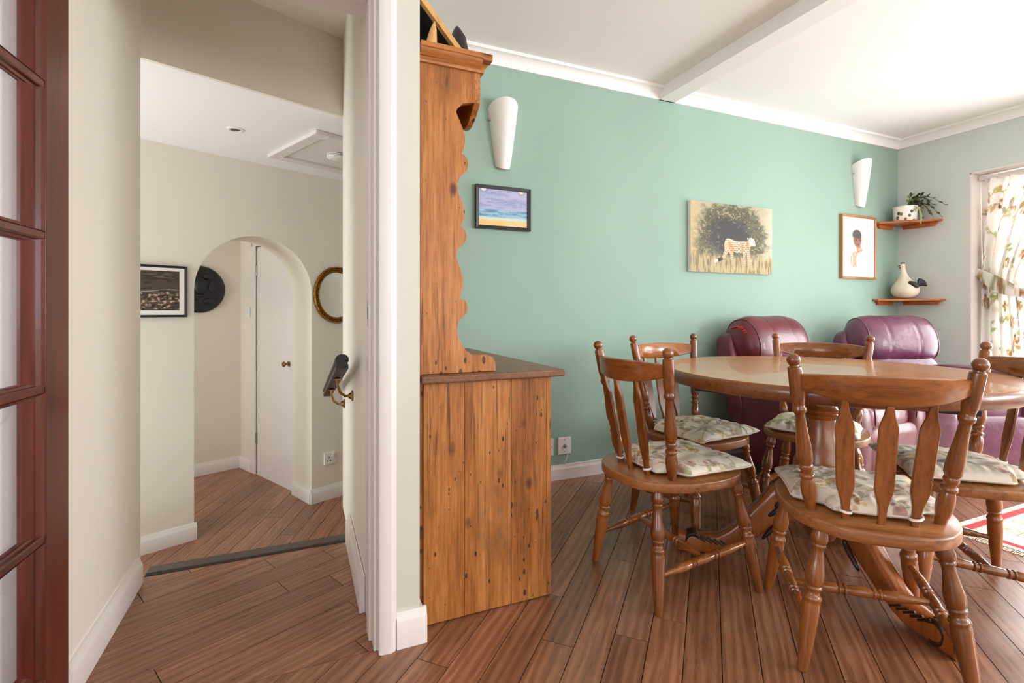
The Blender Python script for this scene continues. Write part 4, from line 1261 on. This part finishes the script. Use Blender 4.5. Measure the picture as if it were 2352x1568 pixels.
def cheetah(u, v):
    c = np.zeros(u.shape + (3,)) + (200, 192, 158)
    n = fbm(u * 14, v * 14, 2, 5); n2 = fbm(u * 34, v * 34, 11, 3); n3 = fbm(u * 5, v * 5, 31)
    # tree crown around a dark hollow
    d = np.hypot((u - 0.48) / 0.40, (v - 0.55) / 0.44) + (n - 0.5) * 0.7
    c = mixc(c, (116, 114, 90), ss(1.25, 0.95, d)); c = mixc(c, (74, 76, 62), ss(1.1, 0.8, d) * ss(0.35, 0.65, n2))
    c = mixc(c, (74, 74, 76), ss(0.85, 0.55, np.hypot((u - 0.46) / 0.34, (v - 0.56) / 0.36) + (n - 0.5) * 0.4))
    c = mixc(c, (192, 184, 146), ss(0.56, 0.70, n2) * ss(0.30, 0.7, d) * 0.75)
    c = mixc(c, (232, 226, 208), ss(0.84, 1.02, u + 0.12 * (n - 0.5)) * 0.75)
    c = mixc(c, (230, 198, 140), ss(0.14, 0.0, u) * 0.7)
    # grass
    g = ss(0.30, 0.18, v + 0.16 * (fbm(u * 40, v * 5, 5, 3) - 0.5))
    gr = fbm(u * 60, v * 7, 17, 3)
    gc = mixc(np.zeros(u.shape + (3,)) + (204, 186, 140), (142, 128, 92), ss(0.45, 0.75, gr))
    c = c * (1 - g[..., None]) + gc * g[..., None]
    # animal: union of capsules
    def P(x, y): return ((x - 205) / 1370, 1 - (y - 190) / 1215)
    asp = 0.765 / 0.475
    def cap(p, q, r0, r1):
        (x0, y0), (x1, y1) = P(*p), P(*q)
        ax, ay = (x1 - x0) * asp, y1 - y0
        px, py = (u - x0) * asp, v - y0
        t = np.clip((px * ax + py * ay) / (ax * ax + ay * ay + 1e-9), 0, 1)
        return np.hypot(px - t * ax, py - t * ay) - (r0 + (r1 - r0) * t)
    parts = [cap((810, 880), (960, 945), .072, .085), cap((960, 940), (1110, 930), .085, .090), cap((1120, 900), (1190, 830), .062, .050), cap((1195, 820), (1225, 835), .056, .050), cap((1235, 865), (1258, 875), .030, .022),
             cap((790, 920), (780, 1020), .060, .040), cap((780, 1020), (710, 1180), .036, .022), cap((850, 980), (870, 1090), .050, .030), cap((870, 1090), (885, 1300), .026, .020),
             cap((1075, 1000), (1080, 1120), .038, .024), cap((1080, 1120), (1095, 1320), .022, .018), cap((1140, 1000), (1160, 1110), .040, .028), cap((1160, 1110), (1235, 1340), .024, .018), cap((1140, 770), (1142, 780), .012, .012)]
    d = parts[0]
    for q in parts[1:]: d = np.minimum(d, q)
    a = ss(0.006, -0.006, d)
    fade = 1 - 0.75 * ss(0.17, 0.06, v)
    body = mixc(np.zeros(u.shape + (3,)) + (250, 236, 214), (232, 192, 146), ss(0.46, 0.36, v + 0.1 * (n3 - 0.5)) * 0.6)
    body = mixc(body, (226, 170, 110), ss(0.03, 0.0, cap((830, 880), (880, 1000), .02, .02)) * 0.8)
    body = mixc(body, (226, 176, 120), ss(0.02, 0.0, cap((1050, 880), (1045, 1020), .01, .01)) * 0.8)
    body = mixc(body, (214, 150, 84), ss(0.03, 0.0, cap((1130, 820), (1145, 940), .012, .01)) * 0.8)
    gx, gy = u * 56, v * 56 / asp
    ox = (np.floor(gy) % 2) * 0.5
    sx_, sy_ = (gx + ox) % 1 - 0.5, gy % 1 - 0.5
    spot = ss(0.30, 0.18, np.hypot(sx_, sy_)) * ss(0.70, 0.66, np.where(u > 0.70, 1.0, 0.0) * (v > 0.40) + 0)
    body = mixc(body, (70, 46, 30), spot * 0.8)
    f = (a * fade)[..., None]
    c = c * (1 - f) + body * f
    for (p, q, col) in (((700, 1165), (660, 1180), (90, 70, 56)), ((655, 1185), (630, 1190), (58, 54, 52)), ((622, 1195), (600, 1205), (236, 232, 224))):
        c = mixc(c, col, ss(0.006, -0.004, cap(p, q, .024, .024)))
    return c * 0.86
cp_ = thing('cheetah_canvas', 'canvas print of a cheetah standing under a bush on the green wall', 'canvas print', (2.7795, YG - 0.002, 1.5035))
MB().box(-0.3825, 0.3825, -0.026, 0, -0.238, 0.238).build('stretcher', 'mat', cp_, bevel=0.002)
paint('print', 0.765, 0.476, 440, 274, cheetah, cp_, (0, -0.0275, 0))

def portrait(u, v):
    c = np.zeros(u.shape + (3,)) + (236, 230, 218)
    n = fbm(u * 7, v * 9, 4)
    c = mixc(c, (220, 208, 190), ss(0.45, 0.75, n) * 0.6)
    A = 0.25 / 0.36
    def el(cx, cy, rx, ry): return np.hypot((u - cx) / rx, (v - cy) / ry)
    c = mixc(c, (210, 160, 132), ss(1.0, 0.85, el(0.36, 0.18, 0.34, 0.24))); c = mixc(c, (238, 228, 214), ss(1.05, 0.8, el(0.66, 0.16, 0.30, 0.30)))
    c = mixc(c, (244, 236, 224), ss(0.52, 0.62, fbm(u * 12, v * 5, 40)) * ss(0.42, 0.30, v) * 0.7)
    c = mixc(c, (196, 136, 108), ss(1.0, 0.9, el(0.52, 0.50, 0.14, 0.14)))
    c = mixc(c, (140, 104, 88), ss(1.02, 0.80, el(0.45, 0.70, 0.26, 0.20))); c = mixc(c, (176, 130, 108), ss(0.9, 0.3, el(0.52, 0.66, 0.17, 0.14)) * 0.7)
    c = mixc(c, (92, 86, 86), ss(1.02, 0.80, el(0.42, 0.82, 0.29, 0.15)) * ss(0.72, 0.76, v + 0.1 * (u - 0.4)))
    for ex in (0.38, 0.56):
        c = mixc(c, (40, 28, 24), ss(1, 0.6, el(ex, 0.695, 0.045, 0.014)))
    c = mixc(c, (96, 52, 48), ss(1, 0.6, el(0.50, 0.585, 0.075, 0.014))); c = mixc(c, (90, 56, 44), ss(1, 0.5, el(0.49, 0.635, 0.04, 0.012)))
    c = mixc(c, (206, 170, 150), ss(1.0, 0.8, el(0.62, 0.44, 0.16, 0.05)))
    return c
pf = thing('framed_portrait', 'oak framed print of a smiling boy in a pale wrap', 'framed picture', (4.1665, YG - 0.002, 1.516))
frame_bars(pf, 0.43, 0.512, 0.017, 0.024, 'frame_oak')
MB().box(-0.20, 0.20, -0.012, -0.004, -0.242, 0.242).build('mount', 'mat', pf)
paint('print', 0.215, 0.315, 90, 130, portrait, pf, (-0.005, -0.0132, -0.002))

def plate(name, label, x, z, w, h, cat, yy=YG):
    t = thing(name, label, cat, (x, yy, z))
    MB().box(-w / 2, w / 2, -0.011, 0, -h / 2, h / 2).build('face_plate', 'plastic', t, bevel=0.003)
    return t
tv = plate('aerial_socket', 'white aerial socket with a lead plugged in beside the dresser', 1.449, 0.197, 0.088, 0.100, 'socket')
MB().lathe([(0, .010), (.5, .010), (.55, .007), (1, .006)], (0, -0.011, 0.0), (0, -0.030, -0.004), 12).build('plug', 'chrome', tv, smooth=40)
for z in (0.035, -0.035):
    MB().lathe([(0, .0035), (1, .0035)], (0, -0.011, z), (0, -0.0122, z), 8).build('screw', 'chrome', tv)
s2_ = plate('blank_socket', 'white socket plate half hidden behind the pine dresser', 1.330, 0.197, 0.088, 0.100, 'socket')
MB().lathe([(0, .0035), (1, .0035)], (0.032, -0.011, 0), (0.032, -0.0122, 0), 8).build('screw', 'chrome', s2_)
cb = [(1.449, 2.565, 0.193), (1.450, 2.558, 0.185), (1.458, 2.560, 0.165), (1.452, 2.566, 0.135), (1.440, 2.568, 0.110), (1.445, 2.572, 0.093), (1.47, 2.577, 0.0885), (1.60, 2.578, 0.0885), (1.9, 2.578, 0.0885), (2.5, 2.578, 0.0885)]
tag(MB().tube(cb, 0.0032, 8).build('aerial_cable', 'plastic', smooth=60), 'thin white aerial cable running along the skirting board', 'cable')

# ================================================================== CORNER SHELVES
def corner_shelf(z, r, label):
    t = thing('corner_shelf', label, 'shelf', (XR, YG, z), 0, 'small pine corner shelves')
    pts = [(0, 0), (-r, 0)]
    pts += [(-r, -0.045)]
    for k in range(1, 10):
        a = PI / 2 * k / 10
        pts.append((-r * (1 - 0.42 * math.sin(a)) * math.cos(a) * 0.98 - 0.02, -r * (1 - 0.42 * math.cos(a)) * math.sin(a) * 0.98 - 0.02))
    pts += [(-0.045, -r), (0, -r)]
    MB().prism(pts, 'z', -0.016, 0).build('board', 'shelfwood', t, bevel=0.004)
    MB().prism([(-r + 0.03, -0.017), (-r + 0.05, -0.048), (-0.10, -0.048), (-0.10, -0.017)], 'y', -0.022, 0).build('bracket', 'shelfwood', t, bevel=0.002)
    MB().prism([(-r + 0.03, -0.017), (-r + 0.05, -0.048), (-0.05, -0.048), (-0.05, -0.017)], 'x', -0.022, 0).build('bracket', 'shelfwood', t, bevel=0.002)
    return t
corner_shelf(1.735, 0.325, 'upper pine corner shelf holding the potted plant')
corner_shelf(1.098, 0.345, 'lower pine corner shelf holding the hen ornament')
# potted plant
pp = thing('potted_plant', 'trailing green plant in a white pot painted with sprigs', 'potted plant', (4.575, 2.465, 1.7365))
MB().lathe([(0, .066), (.04, .074), (.12, .078), (.8, .080), (.92, .080), (.93, .084), (1, .084), (1, .076), (.85, .073), (.80, .001)], (0, 0, 0), (0, 0, 0.118), 32, cap=False).build('pot', 'pot', pp, smooth=40)
MB().lathe([(0, .062), (1, .055)], (0, 0, 0.088), (0, 0, 0.098), 20).build('soil', 'stem', pp)
rg = random.Random(12)
sm_ = []
for k in range(13):
    a = rg.uniform(-1.25, 0.05) if k < 11 else rg.uniform(-2.2, -1.2)
    L = rg.uniform(0.10, 0.24) if k < 10 else rg.uniform(0.06, 0.10)
    up = rg.uniform(0.05, 0.12); dr_ = rg.uniform(0.01, 0.15) * (L / 0.2)
    pts = []
    for q in range(7):
        t = q / 6
        pts.append((0.02 * math.cos(a) + L * t * math.cos(a), 0.02 * math.sin(a) + L * t * math.sin(a), 0.095 + up * math.sin(PI * min(1, t * 1.05)) * 0.9 + up * 0.4 * t - dr_ * t * t))
    sm_.append(pts)
stems = MB()
for pts in sm_:
    MB().tube(pts, [0.0026 - 0.0002 * q for q in range(7)], 5).build('stem', 'stem', pp, smooth=60)
    for q in range(1, 7):
        if pts[q][2] < 0.035: continue
        p = Vector(pts[q]); d = (Vector(pts[q]) - Vector(pts[q - 1])).normalized()
        for s_ in ((-1, 1) if q % 2 else (1,)):
            sd = d.cross(Vector((0, 0, 1)))
            sd = (sd if sd.length > 0.05 else Vector((1, 0, 0))).normalized() * s_
            ax = (d * 0.7 + sd * 0.6 + Vector((0, 0, rg.uniform(-0.3, 0.35)))).normalized()
            bx_ = ax.cross(Vector((0, 0, 1))).normalized()
            nz = bx_.cross(ax)
            l, w_ = rg.uniform(0.028, 0.046), rg.uniform(0.007, 0.012)
            vs = [p, p + ax * l * .3 + bx_ * w_, p + ax * l * .7 + bx_ * w_ * .9, p + ax * l, p + ax * l * .7 - bx_ * w_ * .9, p + ax * l * .3 - bx_ * w_, p + ax * l * .35 + nz * 0.004, p + ax * l * .7 + nz * 0.003]
            fs = [(0, 1, 6), (1, 2, 7, 6), (2, 3, 7), (3, 4, 7), (4, 5, 6, 7), (5, 0, 6)]
            vs += [v - nz * 0.0015 for v in vs]
            fs += [tuple(i + 8 for i in f[::-1]) for f in fs]
            MB().add(vs, fs).build('leaf', 'leaf' if rg.random() < 0.85 else 'leaf_pale', pp, smooth=60)
# hanging pale leaf over the shelf edge
MB().tube([(-0.02, -0.075, 0.112), (-0.045, -0.12, 0.09), (-0.06, -0.145, 0.02), (-0.075, -0.15, -0.05)], [0.003, 0.006, 0.008, 0.003], 6).build('trailing_leaf', 'leaf_pale', pp, smooth=60)

# hen ornament: gourd body, long neck
hn = thing('hen_ornament', 'cream gourd shaped hen ornament with black wing and tail', 'ornament', (4.585, 2.465, 1.1035))
MB().lathe([(0, .030), (.02, .055), (.08, .080), (.17, .094), (.26, .096), (.36, .086), (.46, .064), (.55, .044), (.64, .031), (.74, .022), (.84, .017), (.91, .0165), (.95, .019), (.98, .016), (1, .004)], (0, 0, 0), (-0.028, 0.010, 0.288), 32).build('body', 'ceramic', hn, smooth=60)
# profile faces the camera: tail points along +x-ish / -y
td = Vector((0.55, -0.83, 0)).normalized()
tn = Vector((td.y, -td.x, 0))
tl = MB()
for k in range(5):
    base = Vector((0, 0, 0.105)) + td * 0.080
    a = 0.1 + k * 0.33
    tip = base + td * (0.055 * math.cos(a)) + Vector((0, 0, 0.066 * math.sin(a) - 0.008))
    MB().tube([base, (base + tip) / 2 + Vector((0, 0, 0.008)), tip], [0.008, 0.012, 0.008], 8).build('tail_feather', 'comb', hn, smooth=60)
wc = Vector((0, 0, 0.118)) - tn * -0.078 * 0 
vd = Vector((-0.87, -0.49, 0))
wq = Vector((0, 0, 0.112)) + vd * 0.074 + td * 0.048
MB(Matrix.Translation(wq) @ Matrix.Rotation(math.atan2(td.y, td.x), 4, 'Z') @ Matrix.Rotation(R(35), 4, 'Y')).ball((0, 0, 0), 0.040, 0.014, 0.020, 1, 1, 20, 12).build('wing', 'comb', hn, smooth=60)
for k in range(3):
    MB().ball((-0.028 - td.x * (0.006 - 0.008 * k), 0.010 - td.y * (0.006 - 0.008 * k), 0.288), 0.006, 0.006, 0.009, 1, 1, 10, 8).build('comb', 'comb', hn, smooth=60)
MB().lathe([(0, .006), (1, .0008)], (-0.027 - td.x * 0.014, 0.010 - td.y * 0.014, 0.272), (-0.027 - td.x * 0.034, 0.010 - td.y * 0.034, 0.268), 10).build('beak', 'comb', hn, smooth=60)
MB().ball((-0.027 - td.x * 0.016, 0.010 - td.y * 0.016, 0.256), 0.005, 0.005, 0.010, 1, 1, 10, 8).build('wattle', 'comb', hn, smooth=60)

# ================================================================== CURTAIN
ct = thing('curtain', 'cream floral curtain tied back in the garden door reveal', 'curtain', (XR + 0.115, 2.078, 0))
nU, nV = 260, 190
vs, fs = [], []
for j in range(nV + 1):
    z = 0.04 + (2.005 - 0.04) * j / nV
    # right hand edge of the cloth (distance from the reveal)
    if z > 1.22:
        t = (z - 1.22) / (2.005 - 1.22); wd = 0.235 + (0.62 - 0.235) * t ** 1.25
    else:
        t = (1.22 - z) / 1.18; wd = 0.235 + 0.10 * t ** 0.8
    sq = 0.235 / wd
    for i in range(nU + 1):
        u = i / nU
        amp = (0.020 + 0.022 * (1 - abs(z - 1.22) / 1.2)) * (0.75 + 0.4 * math.sin(3 * u + 1))
        ph_ = 2 * PI * 6.0 * u + 0.9 * math.sin(1.7 * z + 4 * u) + 0.8 * math.sin(7 * u)
        x = amp * math.sin(ph_) + 0.010 * math.sin(2.3 * ph_ + 1.0 + z) * 0.8 - 0.015 * math.exp(-((z - 1.22) / 0.25) ** 2) * 0
        y = -(u * wd) + 0.012 * math.cos(ph_ * 1.0) * (1 - abs(2 * u - 1))
        vs.append((x, y, z))
for j in range(nV):
    for i in range(nU):
        q = j * (nU + 1) + i
        fs.append((q, q + 1, q + nU + 2, q + nU + 1))
m = MB().add(vs, fs)
o = m.build('cloth', 'curtain', ct, smooth=180)
cu, cz = np.tile(np.linspace(0, 1, nU + 1) * 1.15, nV + 1), np.repeat(np.linspace(0.04, 2.005, nV + 1), nU + 1)
set_colors(o.data, floral_rgb(cu, cz, 5, 0, 1.15, 0, 2.0, 54, 0.085, (243, 241, 237), ((196, 150, 104), (178, 152, 96), (204, 168, 128), (176, 140, 110)), (178, 166, 122), 0.0016))
md = o.modifiers.new('thick', 'SOLIDIFY'); md.thickness = 0.0018; md.offset = 0
# gathered heading and track
MB().box(-0.03, 0.03, -1.86, 0.005, 2.005, 2.03).build('track', 'white', ct, bevel=0.003)
for k in range(9):
    MB().box(-0.012, 0.012, -0.045 - 0.07 * k, -0.025 - 0.07 * k, 1.995, 2.008).build('hook', 'plastic', ct)
rings = []
for k in range(41):
    t = k / 40
    z = 1.305 - 0.175 * t ** 0.9 - 0.010 * math.sin(PI * t)
    y = 0.012 - 0.265 * t
    x = -0.058 - 0.012 * math.sin(PI * t)
    hh_ = 0.012 + 0.048 * math.sin(PI * min(1, 0.08 + t * 0.85)) ** 0.7
    rings.append([(x, y, z - hh_), (x - 0.006, y, z), (x, y, z + hh_), (x + 0.004, y, z + hh_), (x + 0.004, y, z), (x + 0.004, y, z - hh_)])
# the band passes round the far edge and back behind the cloth
for k in range(1, 9):
    a = PI * k / 8
    rr_ = 0.055
    rings.append([(-0.006 + -rr_ * math.cos(a), -0.253 - 0.03 * math.sin(a), 1.130 - 0.045), (-0.006 + -(rr_ + .006) * math.cos(a), -0.253 - 0.034 * math.sin(a), 1.130), (-0.006 - rr_ * math.cos(a), -0.253 - 0.03 * math.sin(a), 1.130 + 0.045),
                  (-0.006 - (rr_ - .004) * math.cos(a), -0.253 - 0.027 * math.sin(a), 1.130 + 0.045), (-0.006 - (rr_ - .004) * math.cos(a), -0.253 - 0.027 * math.sin(a), 1.130), (-0.006 - (rr_ - .004) * math.cos(a), -0.253 - 0.027 * math.sin(a), 1.130 - 0.045)])
for k in range(1, 9):
    t = k / 8
    z = 1.130 + 0.170 * t; y = -0.253 + 0.262 * t
    rings.append([(0.047, y, z - 0.03), (0.051, y, z), (0.047, y, z + 0.03), (0.043, y, z + 0.03), (0.043, y, z), (0.043, y, z - 0.03)])
tbk = MB().loft(rings).build('tie_back', 'curtain', ct, smooth=60)
co = np.array([v.co[:] for v in tbk.data.vertices])
set_colors(tbk.data, floral_rgb(co[:, 1], co[:, 2], 9, -0.3, 0.02, 1.08, 1.34, 6, 0.07, (243, 241, 236), ((178, 124, 76), (158, 132, 70)), (152, 142, 88), 0.0015))
MB().tube([(-0.055, 0.004, 1.30), (-0.02, 0.012, 1.318), (0.0, 0.013, 1.32)], 0.003, 6).build('tie_hook', 'brass', ct)

# ================================================================== RUG
def rugf(u, v):
    c = np.zeros(u.shape + (3,)) + (232, 224, 206)
    W, L = 1.25, 1.85
    dx = np.minimum(u, 1 - u) * W; dy = np.minimum(v, 1 - v) * L
    d = np.minimum(dx, dy)
    n = fbm(u * 20, v * 28, 6)
    c = mixc(c, (214, 200, 172), ss(0.5, 0.7, n) * 0.5)
    gx, gy = (u * W / 0.15) % 1 - 0.5, (v * L / 0.15) % 1 - 0.5
    r = np.hypot(gx, gy)
    c = mixc(c, (190, 140, 120), ss(0.30, 0.26, r) * ss(0.20, 0.24, r) * 0.6); c = mixc(c, (170, 160, 120), ss(0.12, 0.08, r) * 0.7)
    c = mixc(c, (190, 70, 76), ss(0.026, 0.030, d) * ss(0.066, 0.062, d)); c = mixc(c, (150, 120, 100), ss(0.17, 0.173, d) * ss(0.182, 0.179, d) * 0.8)
    return c
rx0, rx1, ry0, ry1 = 2.735, 3.985, -0.54, 1.305
rgo = thing('rug', 'cream patterned rug with a red border and fringed edge', 'rug', ((rx0 + rx1) / 2, (ry0 + ry1) / 2, 0.0005))
MB().box(-(rx1 - rx0) / 2, (rx1 - rx0) / 2, -(ry1 - ry0) / 2, (ry1 - ry0) / 2, 0, 0.007).build('backing', 'fringe', rgo)
paint('pile', rx1 - rx0, ry1 - ry0, 200, 296, rugf, rgo, (0, 0, 0.0078), 'z', 'rugprint')
fm = MB()
rg = random.Random(4)
for k in range(300):
    y = -(ry1 - ry0) / 2 + (ry1 - ry0) * (k + 0.5) / 300
    x = -(rx1 - rx0) / 2
    fm.tube([(x + 0.004, y, 0.005), (x - 0.015, y + rg.uniform(-.003, .003), 0.004), (x - 0.032 - rg.uniform(0, .006), y + rg.uniform(-.006, .006), 0.003)], 0.0016, 4)
o = fm.build('fringe', 'fringe', rgo); o['kind'] = 'stuff'

# ================================================================== IN THE HALL
def hall_thing(name, label, cat, s, n, z):
    t = thing(name, label, cat); t.matrix_world = Matrix.Translation(H(s, n, z)) @ Matrix.Rotation(HA, 4, 'Z'); return t
def aerial(u, v):
    c = np.zeros(u.shape + (3,)) + (84, 72, 62)
    n = fbm(u * 4, v * 16, 3); n2 = fbm(u * 26, v * 26, 12, 3)
    c = mixc(c, (62, 56, 46), ss(0.45, 0.6, n)); c = mixc(c, (120, 104, 90), ss(0.62, 0.75, n) * 0.8)
    town = ss(0.50, 0.42, v) * ss(0.42, 0.6, fbm(u * 5, v * 7, 44))
    c = mixc(c, (186, 150, 130), town * ss(0.50, 0.60, n2)); c = mixc(c, (216, 198, 184), town * ss(0.66, 0.72, n2)); c = mixc(c, (40, 36, 32), ss(0.4, 0.3, n2) * ss(0.55, 0.4, v))
    c = mixc(c, (170, 156, 140), ss(0.02, 0.0, np.abs(v - 0.18 - 0.05 * u)) * 0.6); c = mixc(c, (200, 184, 170), ss(0.015, 0.0, np.abs(v - 0.50 - 0.03 * np.sin(9 * u))) * ss(0.4, 0.6, n2))
    return c
ap_ = hall_thing('aerial_photograph', 'black framed aerial photograph of a town on the hall wall', 'framed picture', 0.013, -0.002, 1.116)
frame_bars(ap_, 0.465, 0.306, 0.014, 0.02, 'black')
MB().box(-0.220, 0.220, -0.011, -0.003, -0.140, 0.140).build('mount', 'mat', ap_)
paint('print', 0.385, 0.232, 150, 90, aerial, ap_, (0, -0.0122, 0.004))
# round relief plaque
sh = thing('round_plaque', 'black round relief plaque on the wall beyond the arch', 'wall plaque')
ps = hl_((-0.790, 4.902))
sh.matrix_world = Matrix.Translation(H(ps[0], i1[1] - 0.001, 1.184)) @ Matrix.Rotation(HA, 4, 'Z')
MB().lathe([(0, .200), (.25, .200), (.5, .192), (.6, .180), (.55, .172), (.5, .165), (.62, .12), (.80, .06), (.9, .001)], (0, 0, 0), (0, -0.05, 0), 48).build('disc', 'shield', sh, smooth=50)
for (x, z, rx, rz, ry) in ((0, 0.03, 0.05, 0.075, 0.022), (0.035, 0.055, 0.02, 0.014, 0.014), (-0.035, 0.055, 0.02, 0.014, 0.014), (0, -0.055, 0.035, 0.014, 0.012), (0.09, 0.02, 0.03, 0.05, 0.012), (-0.09, 0.02, 0.03, 0.05, 0.012), (0.06, 0.11, 0.04, 0.025, 0.012), (-0.06, 0.11, 0.04, 0.025, 0.012), (0.07, -0.10, 0.045, 0.025, 0.012), (-0.07, -0.10, 0.045, 0.025, 0.012)):
    MB().ball((x, -0.042, z), rx, ry, rz, 1, 1, 18, 12).build('relief', 'shield', sh, smooth=60)
# oval gilt mirror
mr = hall_thing('oval_mirror', 'oval mirror in a beaded gilt frame right of the archway', 'mirror', 1.222, -0.002, 1.121)
ea, eb = 0.182, 0.2125
rings = []
nR = 72
for i in range(nR + 1):
    a = 2 * PI * i / nR
    c, s_ = math.cos(a), math.sin(a)
    pr = [(0, 0), (0, -0.014), (-0.006, -0.024), (-0.012, -0.022), (-0.016, -0.012), (-0.026, -0.012), (-0.030, -0.019), (-0.036, -0.019), (-0.042, -0.008), (-0.042, 0)]
    rings.append([((ea + d) * c, y, (eb + d) * s_) for d, y in pr])
MB().loft(rings, cap=False).build('frame', 'gilt', mr, smooth=50)
bd = MB()
for i in range(84):
    a = 2 * PI * i / 84
    bd.ball(((ea - 0.021) * math.cos(a), -0.015, (eb - 0.021) * math.sin(a)), 0.0062, 0.006, 0.0062, 1, 1, 8, 6)
for i in range(96):
    a = 2 * PI * i / 96
    bd.ball(((ea - 0.040) * math.cos(a), -0.012, (eb - 0.040) * math.sin(a)), 0.004, 0.004, 0.004, 1, 1, 6, 5)
o = bd.build('beading', 'gilt', mr, smooth=60); o['kind'] = 'stuff'
MB().lathe([(0, 1.0), (1, 1.0)], (0, -0.004, 0), (0, -0.008, 0), 64).build('mirror_glass', 'mirror', mr)
g_ = mr.children[-1]; g_.scale = (ea - 0.038, 1, eb - 0.038)
# wall socket
sk = hall_thing('wall_socket', 'white switched wall socket below the gilt mirror', 'socket', 1.166, 0.0, -0.098)
MB().box(-0.044, 0.044, -0.011, 0, -0.044, 0.044).build('face_plate', 'plastic', sk, bevel=0.003)
for (x, z, a, b) in ((-0.006, 0.008, 0.003, 0.006), (-0.017, -0.016, 0.005, 0.003), (0.005, -0.016, 0.005, 0.003)):
    MB().box(x - a, x + a, -0.0118, -0.010, z - b, z + b).build('pin_hole', 'black', sk)
MB().box(0.018, 0.034, -0.015, -0.010, 0.008, 0.032).build('rocker', 'plastic', sk, bevel=0.002)
for x in (-0.036, 0.036):
    MB().lathe([(0, .003), (1, .003)], (x, -0.011, 0), (x, -0.0122, 0), 8).build('screw', 'chrome', sk)
# light switch beside the flush door
sw = thing('light_switch', 'white light switch beside the flush hall door', 'light switch')
sw.matrix_world = DM @ Matrix.Translation((0.163, 0, 0.992))
MB().box(-0.044, 0.044, -0.012, 0, -0.044, 0.044).build('face_plate', 'plastic', sw, bevel=0.003)
MB().box(-0.010, 0.010, -0.017, -0.011, -0.018, 0.018).build('rocker', 'plastic', sw, bevel=0.002)
# handrail on brackets
hd_ = thing('handrail', 'short dark wooden handrail on two brass brackets by the steps', 'handrail')
ra, rb_ = Vector((0.137, 1.86, 0.815)), Vector((0.137, 2.93, 0.548))
d = (rb_ - ra).normalized(); sx_ = Vector((1, 0, 0)); up_ = sx_.cross(d)
if up_.z < 0: up_ = -up_
prf = [(-0.021, -0.022), (0.021, -0.022), (0.021, -0.006), (0.016, -0.001), (0.0225, 0.006), (0.0225, 0.018), (0.016, 0.027), (0.006, 0.031), (-0.006, 0.031), (-0.016, 0.027), (-0.0225, 0.018), (-0.0225, 0.006), (-0.016, -0.001), (-0.021, -0.006)]
MB().loft([[p + sx_ * a + up_ * b for a, b in prf] for p in (ra, rb_)]).build('rail', 'rail', hd_, smooth=35)
for y in (2.13, 2.546):
    t = (y - ra.y) / (rb_.y - ra.y)
    p = ra + (rb_ - ra) * t - up_ * 0.022
    zw = p.z - 0.075
    b = MB().tube([p, p + Vector((0.002, 0, -0.03)), p + Vector((0.012, 0, -0.058)), p + Vector((0.032, 0, -0.074)), Vector((0.194, y, zw))], 0.0055, 10)
    b.lathe([(0, .007), (.3, .011), (1, .017)], (0.180, y, zw), (0.196, y, zw), 12)
    b.box(p.x - 0.013, p.x + 0.013, y - 0.028, y + 0.028, p.z - 0.004, p.z + 0.001)
    b.lathe([(0, .022), (.6, .022), (1, .018)], (0.197, y, zw), (0.1925, y, zw), 20)
    b.build('bracket', 'brass', hd_, smooth=45)
# ceiling fittings
dwn = thing('downlight', 'small recessed downlight in the hall ceiling', 'downlight', (-0.325, 3.07, ZHC - 0.0005))
MB().lathe([(0, .043), (.4, .043), (1, .036), (1, .030), (.2, .026)], (0, 0, 0), (0, 0, -0.006), 28, cap=False).build('bezel', 'plastic', dwn, smooth=40)
MB().lathe([(0, .024), (1, .024)], (0, 0, -0.001), (0, 0, -0.003), 24).build('lamp', 'nosing', dwn)
ht = thing('loft_hatch', 'white framed loft hatch in the hall ceiling', 'loft hatch')
ht.matrix_world = Matrix.Translation((0.078, 2.891, ZHC)) @ Matrix.Rotation(HA, 4, 'Z')
Lh, Wh, fw = 0.645, 0.62, 0.07
for (x0, x1, y0, y1) in ((0, fw, 0, Lh), (Wh - fw, Wh, 0, Lh), (fw, Wh - fw, 0, fw), (fw, Wh - fw, Lh - fw, Lh)):
    MB().box(x0, x1, y0, y1, -0.022, 0).build('frame_bar', 'white', ht, bevel=0.004)
MB().box(fw + 0.002, Wh - fw - 0.002, fw + 0.002, Lh - fw - 0.002, -0.006, 0).build('panel', 'white', ht)
sa_ = thing('smoke_alarm', 'round white smoke alarm fixed to the loft hatch panel', 'smoke alarm', (0.206, 3.288, ZHC - 0.0065))
MB().lathe([(0, .046), (.15, .056), (.30, .056), (.32, .050)], (0, 0, 0), (0, 0, -0.034), 32).build('base', 'plastic', sa_, smooth=40)
MB().lathe([(0, .046), (1, .046)], (0, 0, -0.0105), (0, 0, -0.0155), 28).build('vent_gap', 'black', sa_)
MB().lathe([(0, .056), (.35, .057), (.8, .048), (1, .030)], (0, 0, -0.0155), (0, 0, -0.036), 32).build('cover', 'plastic', sa_, smooth=40)
MB().lathe([(0, .016), (1, .015)], (0, 0, -0.036), (0, 0, -0.038), 20).build('test_button', 'plastic', sa_, smooth=40)
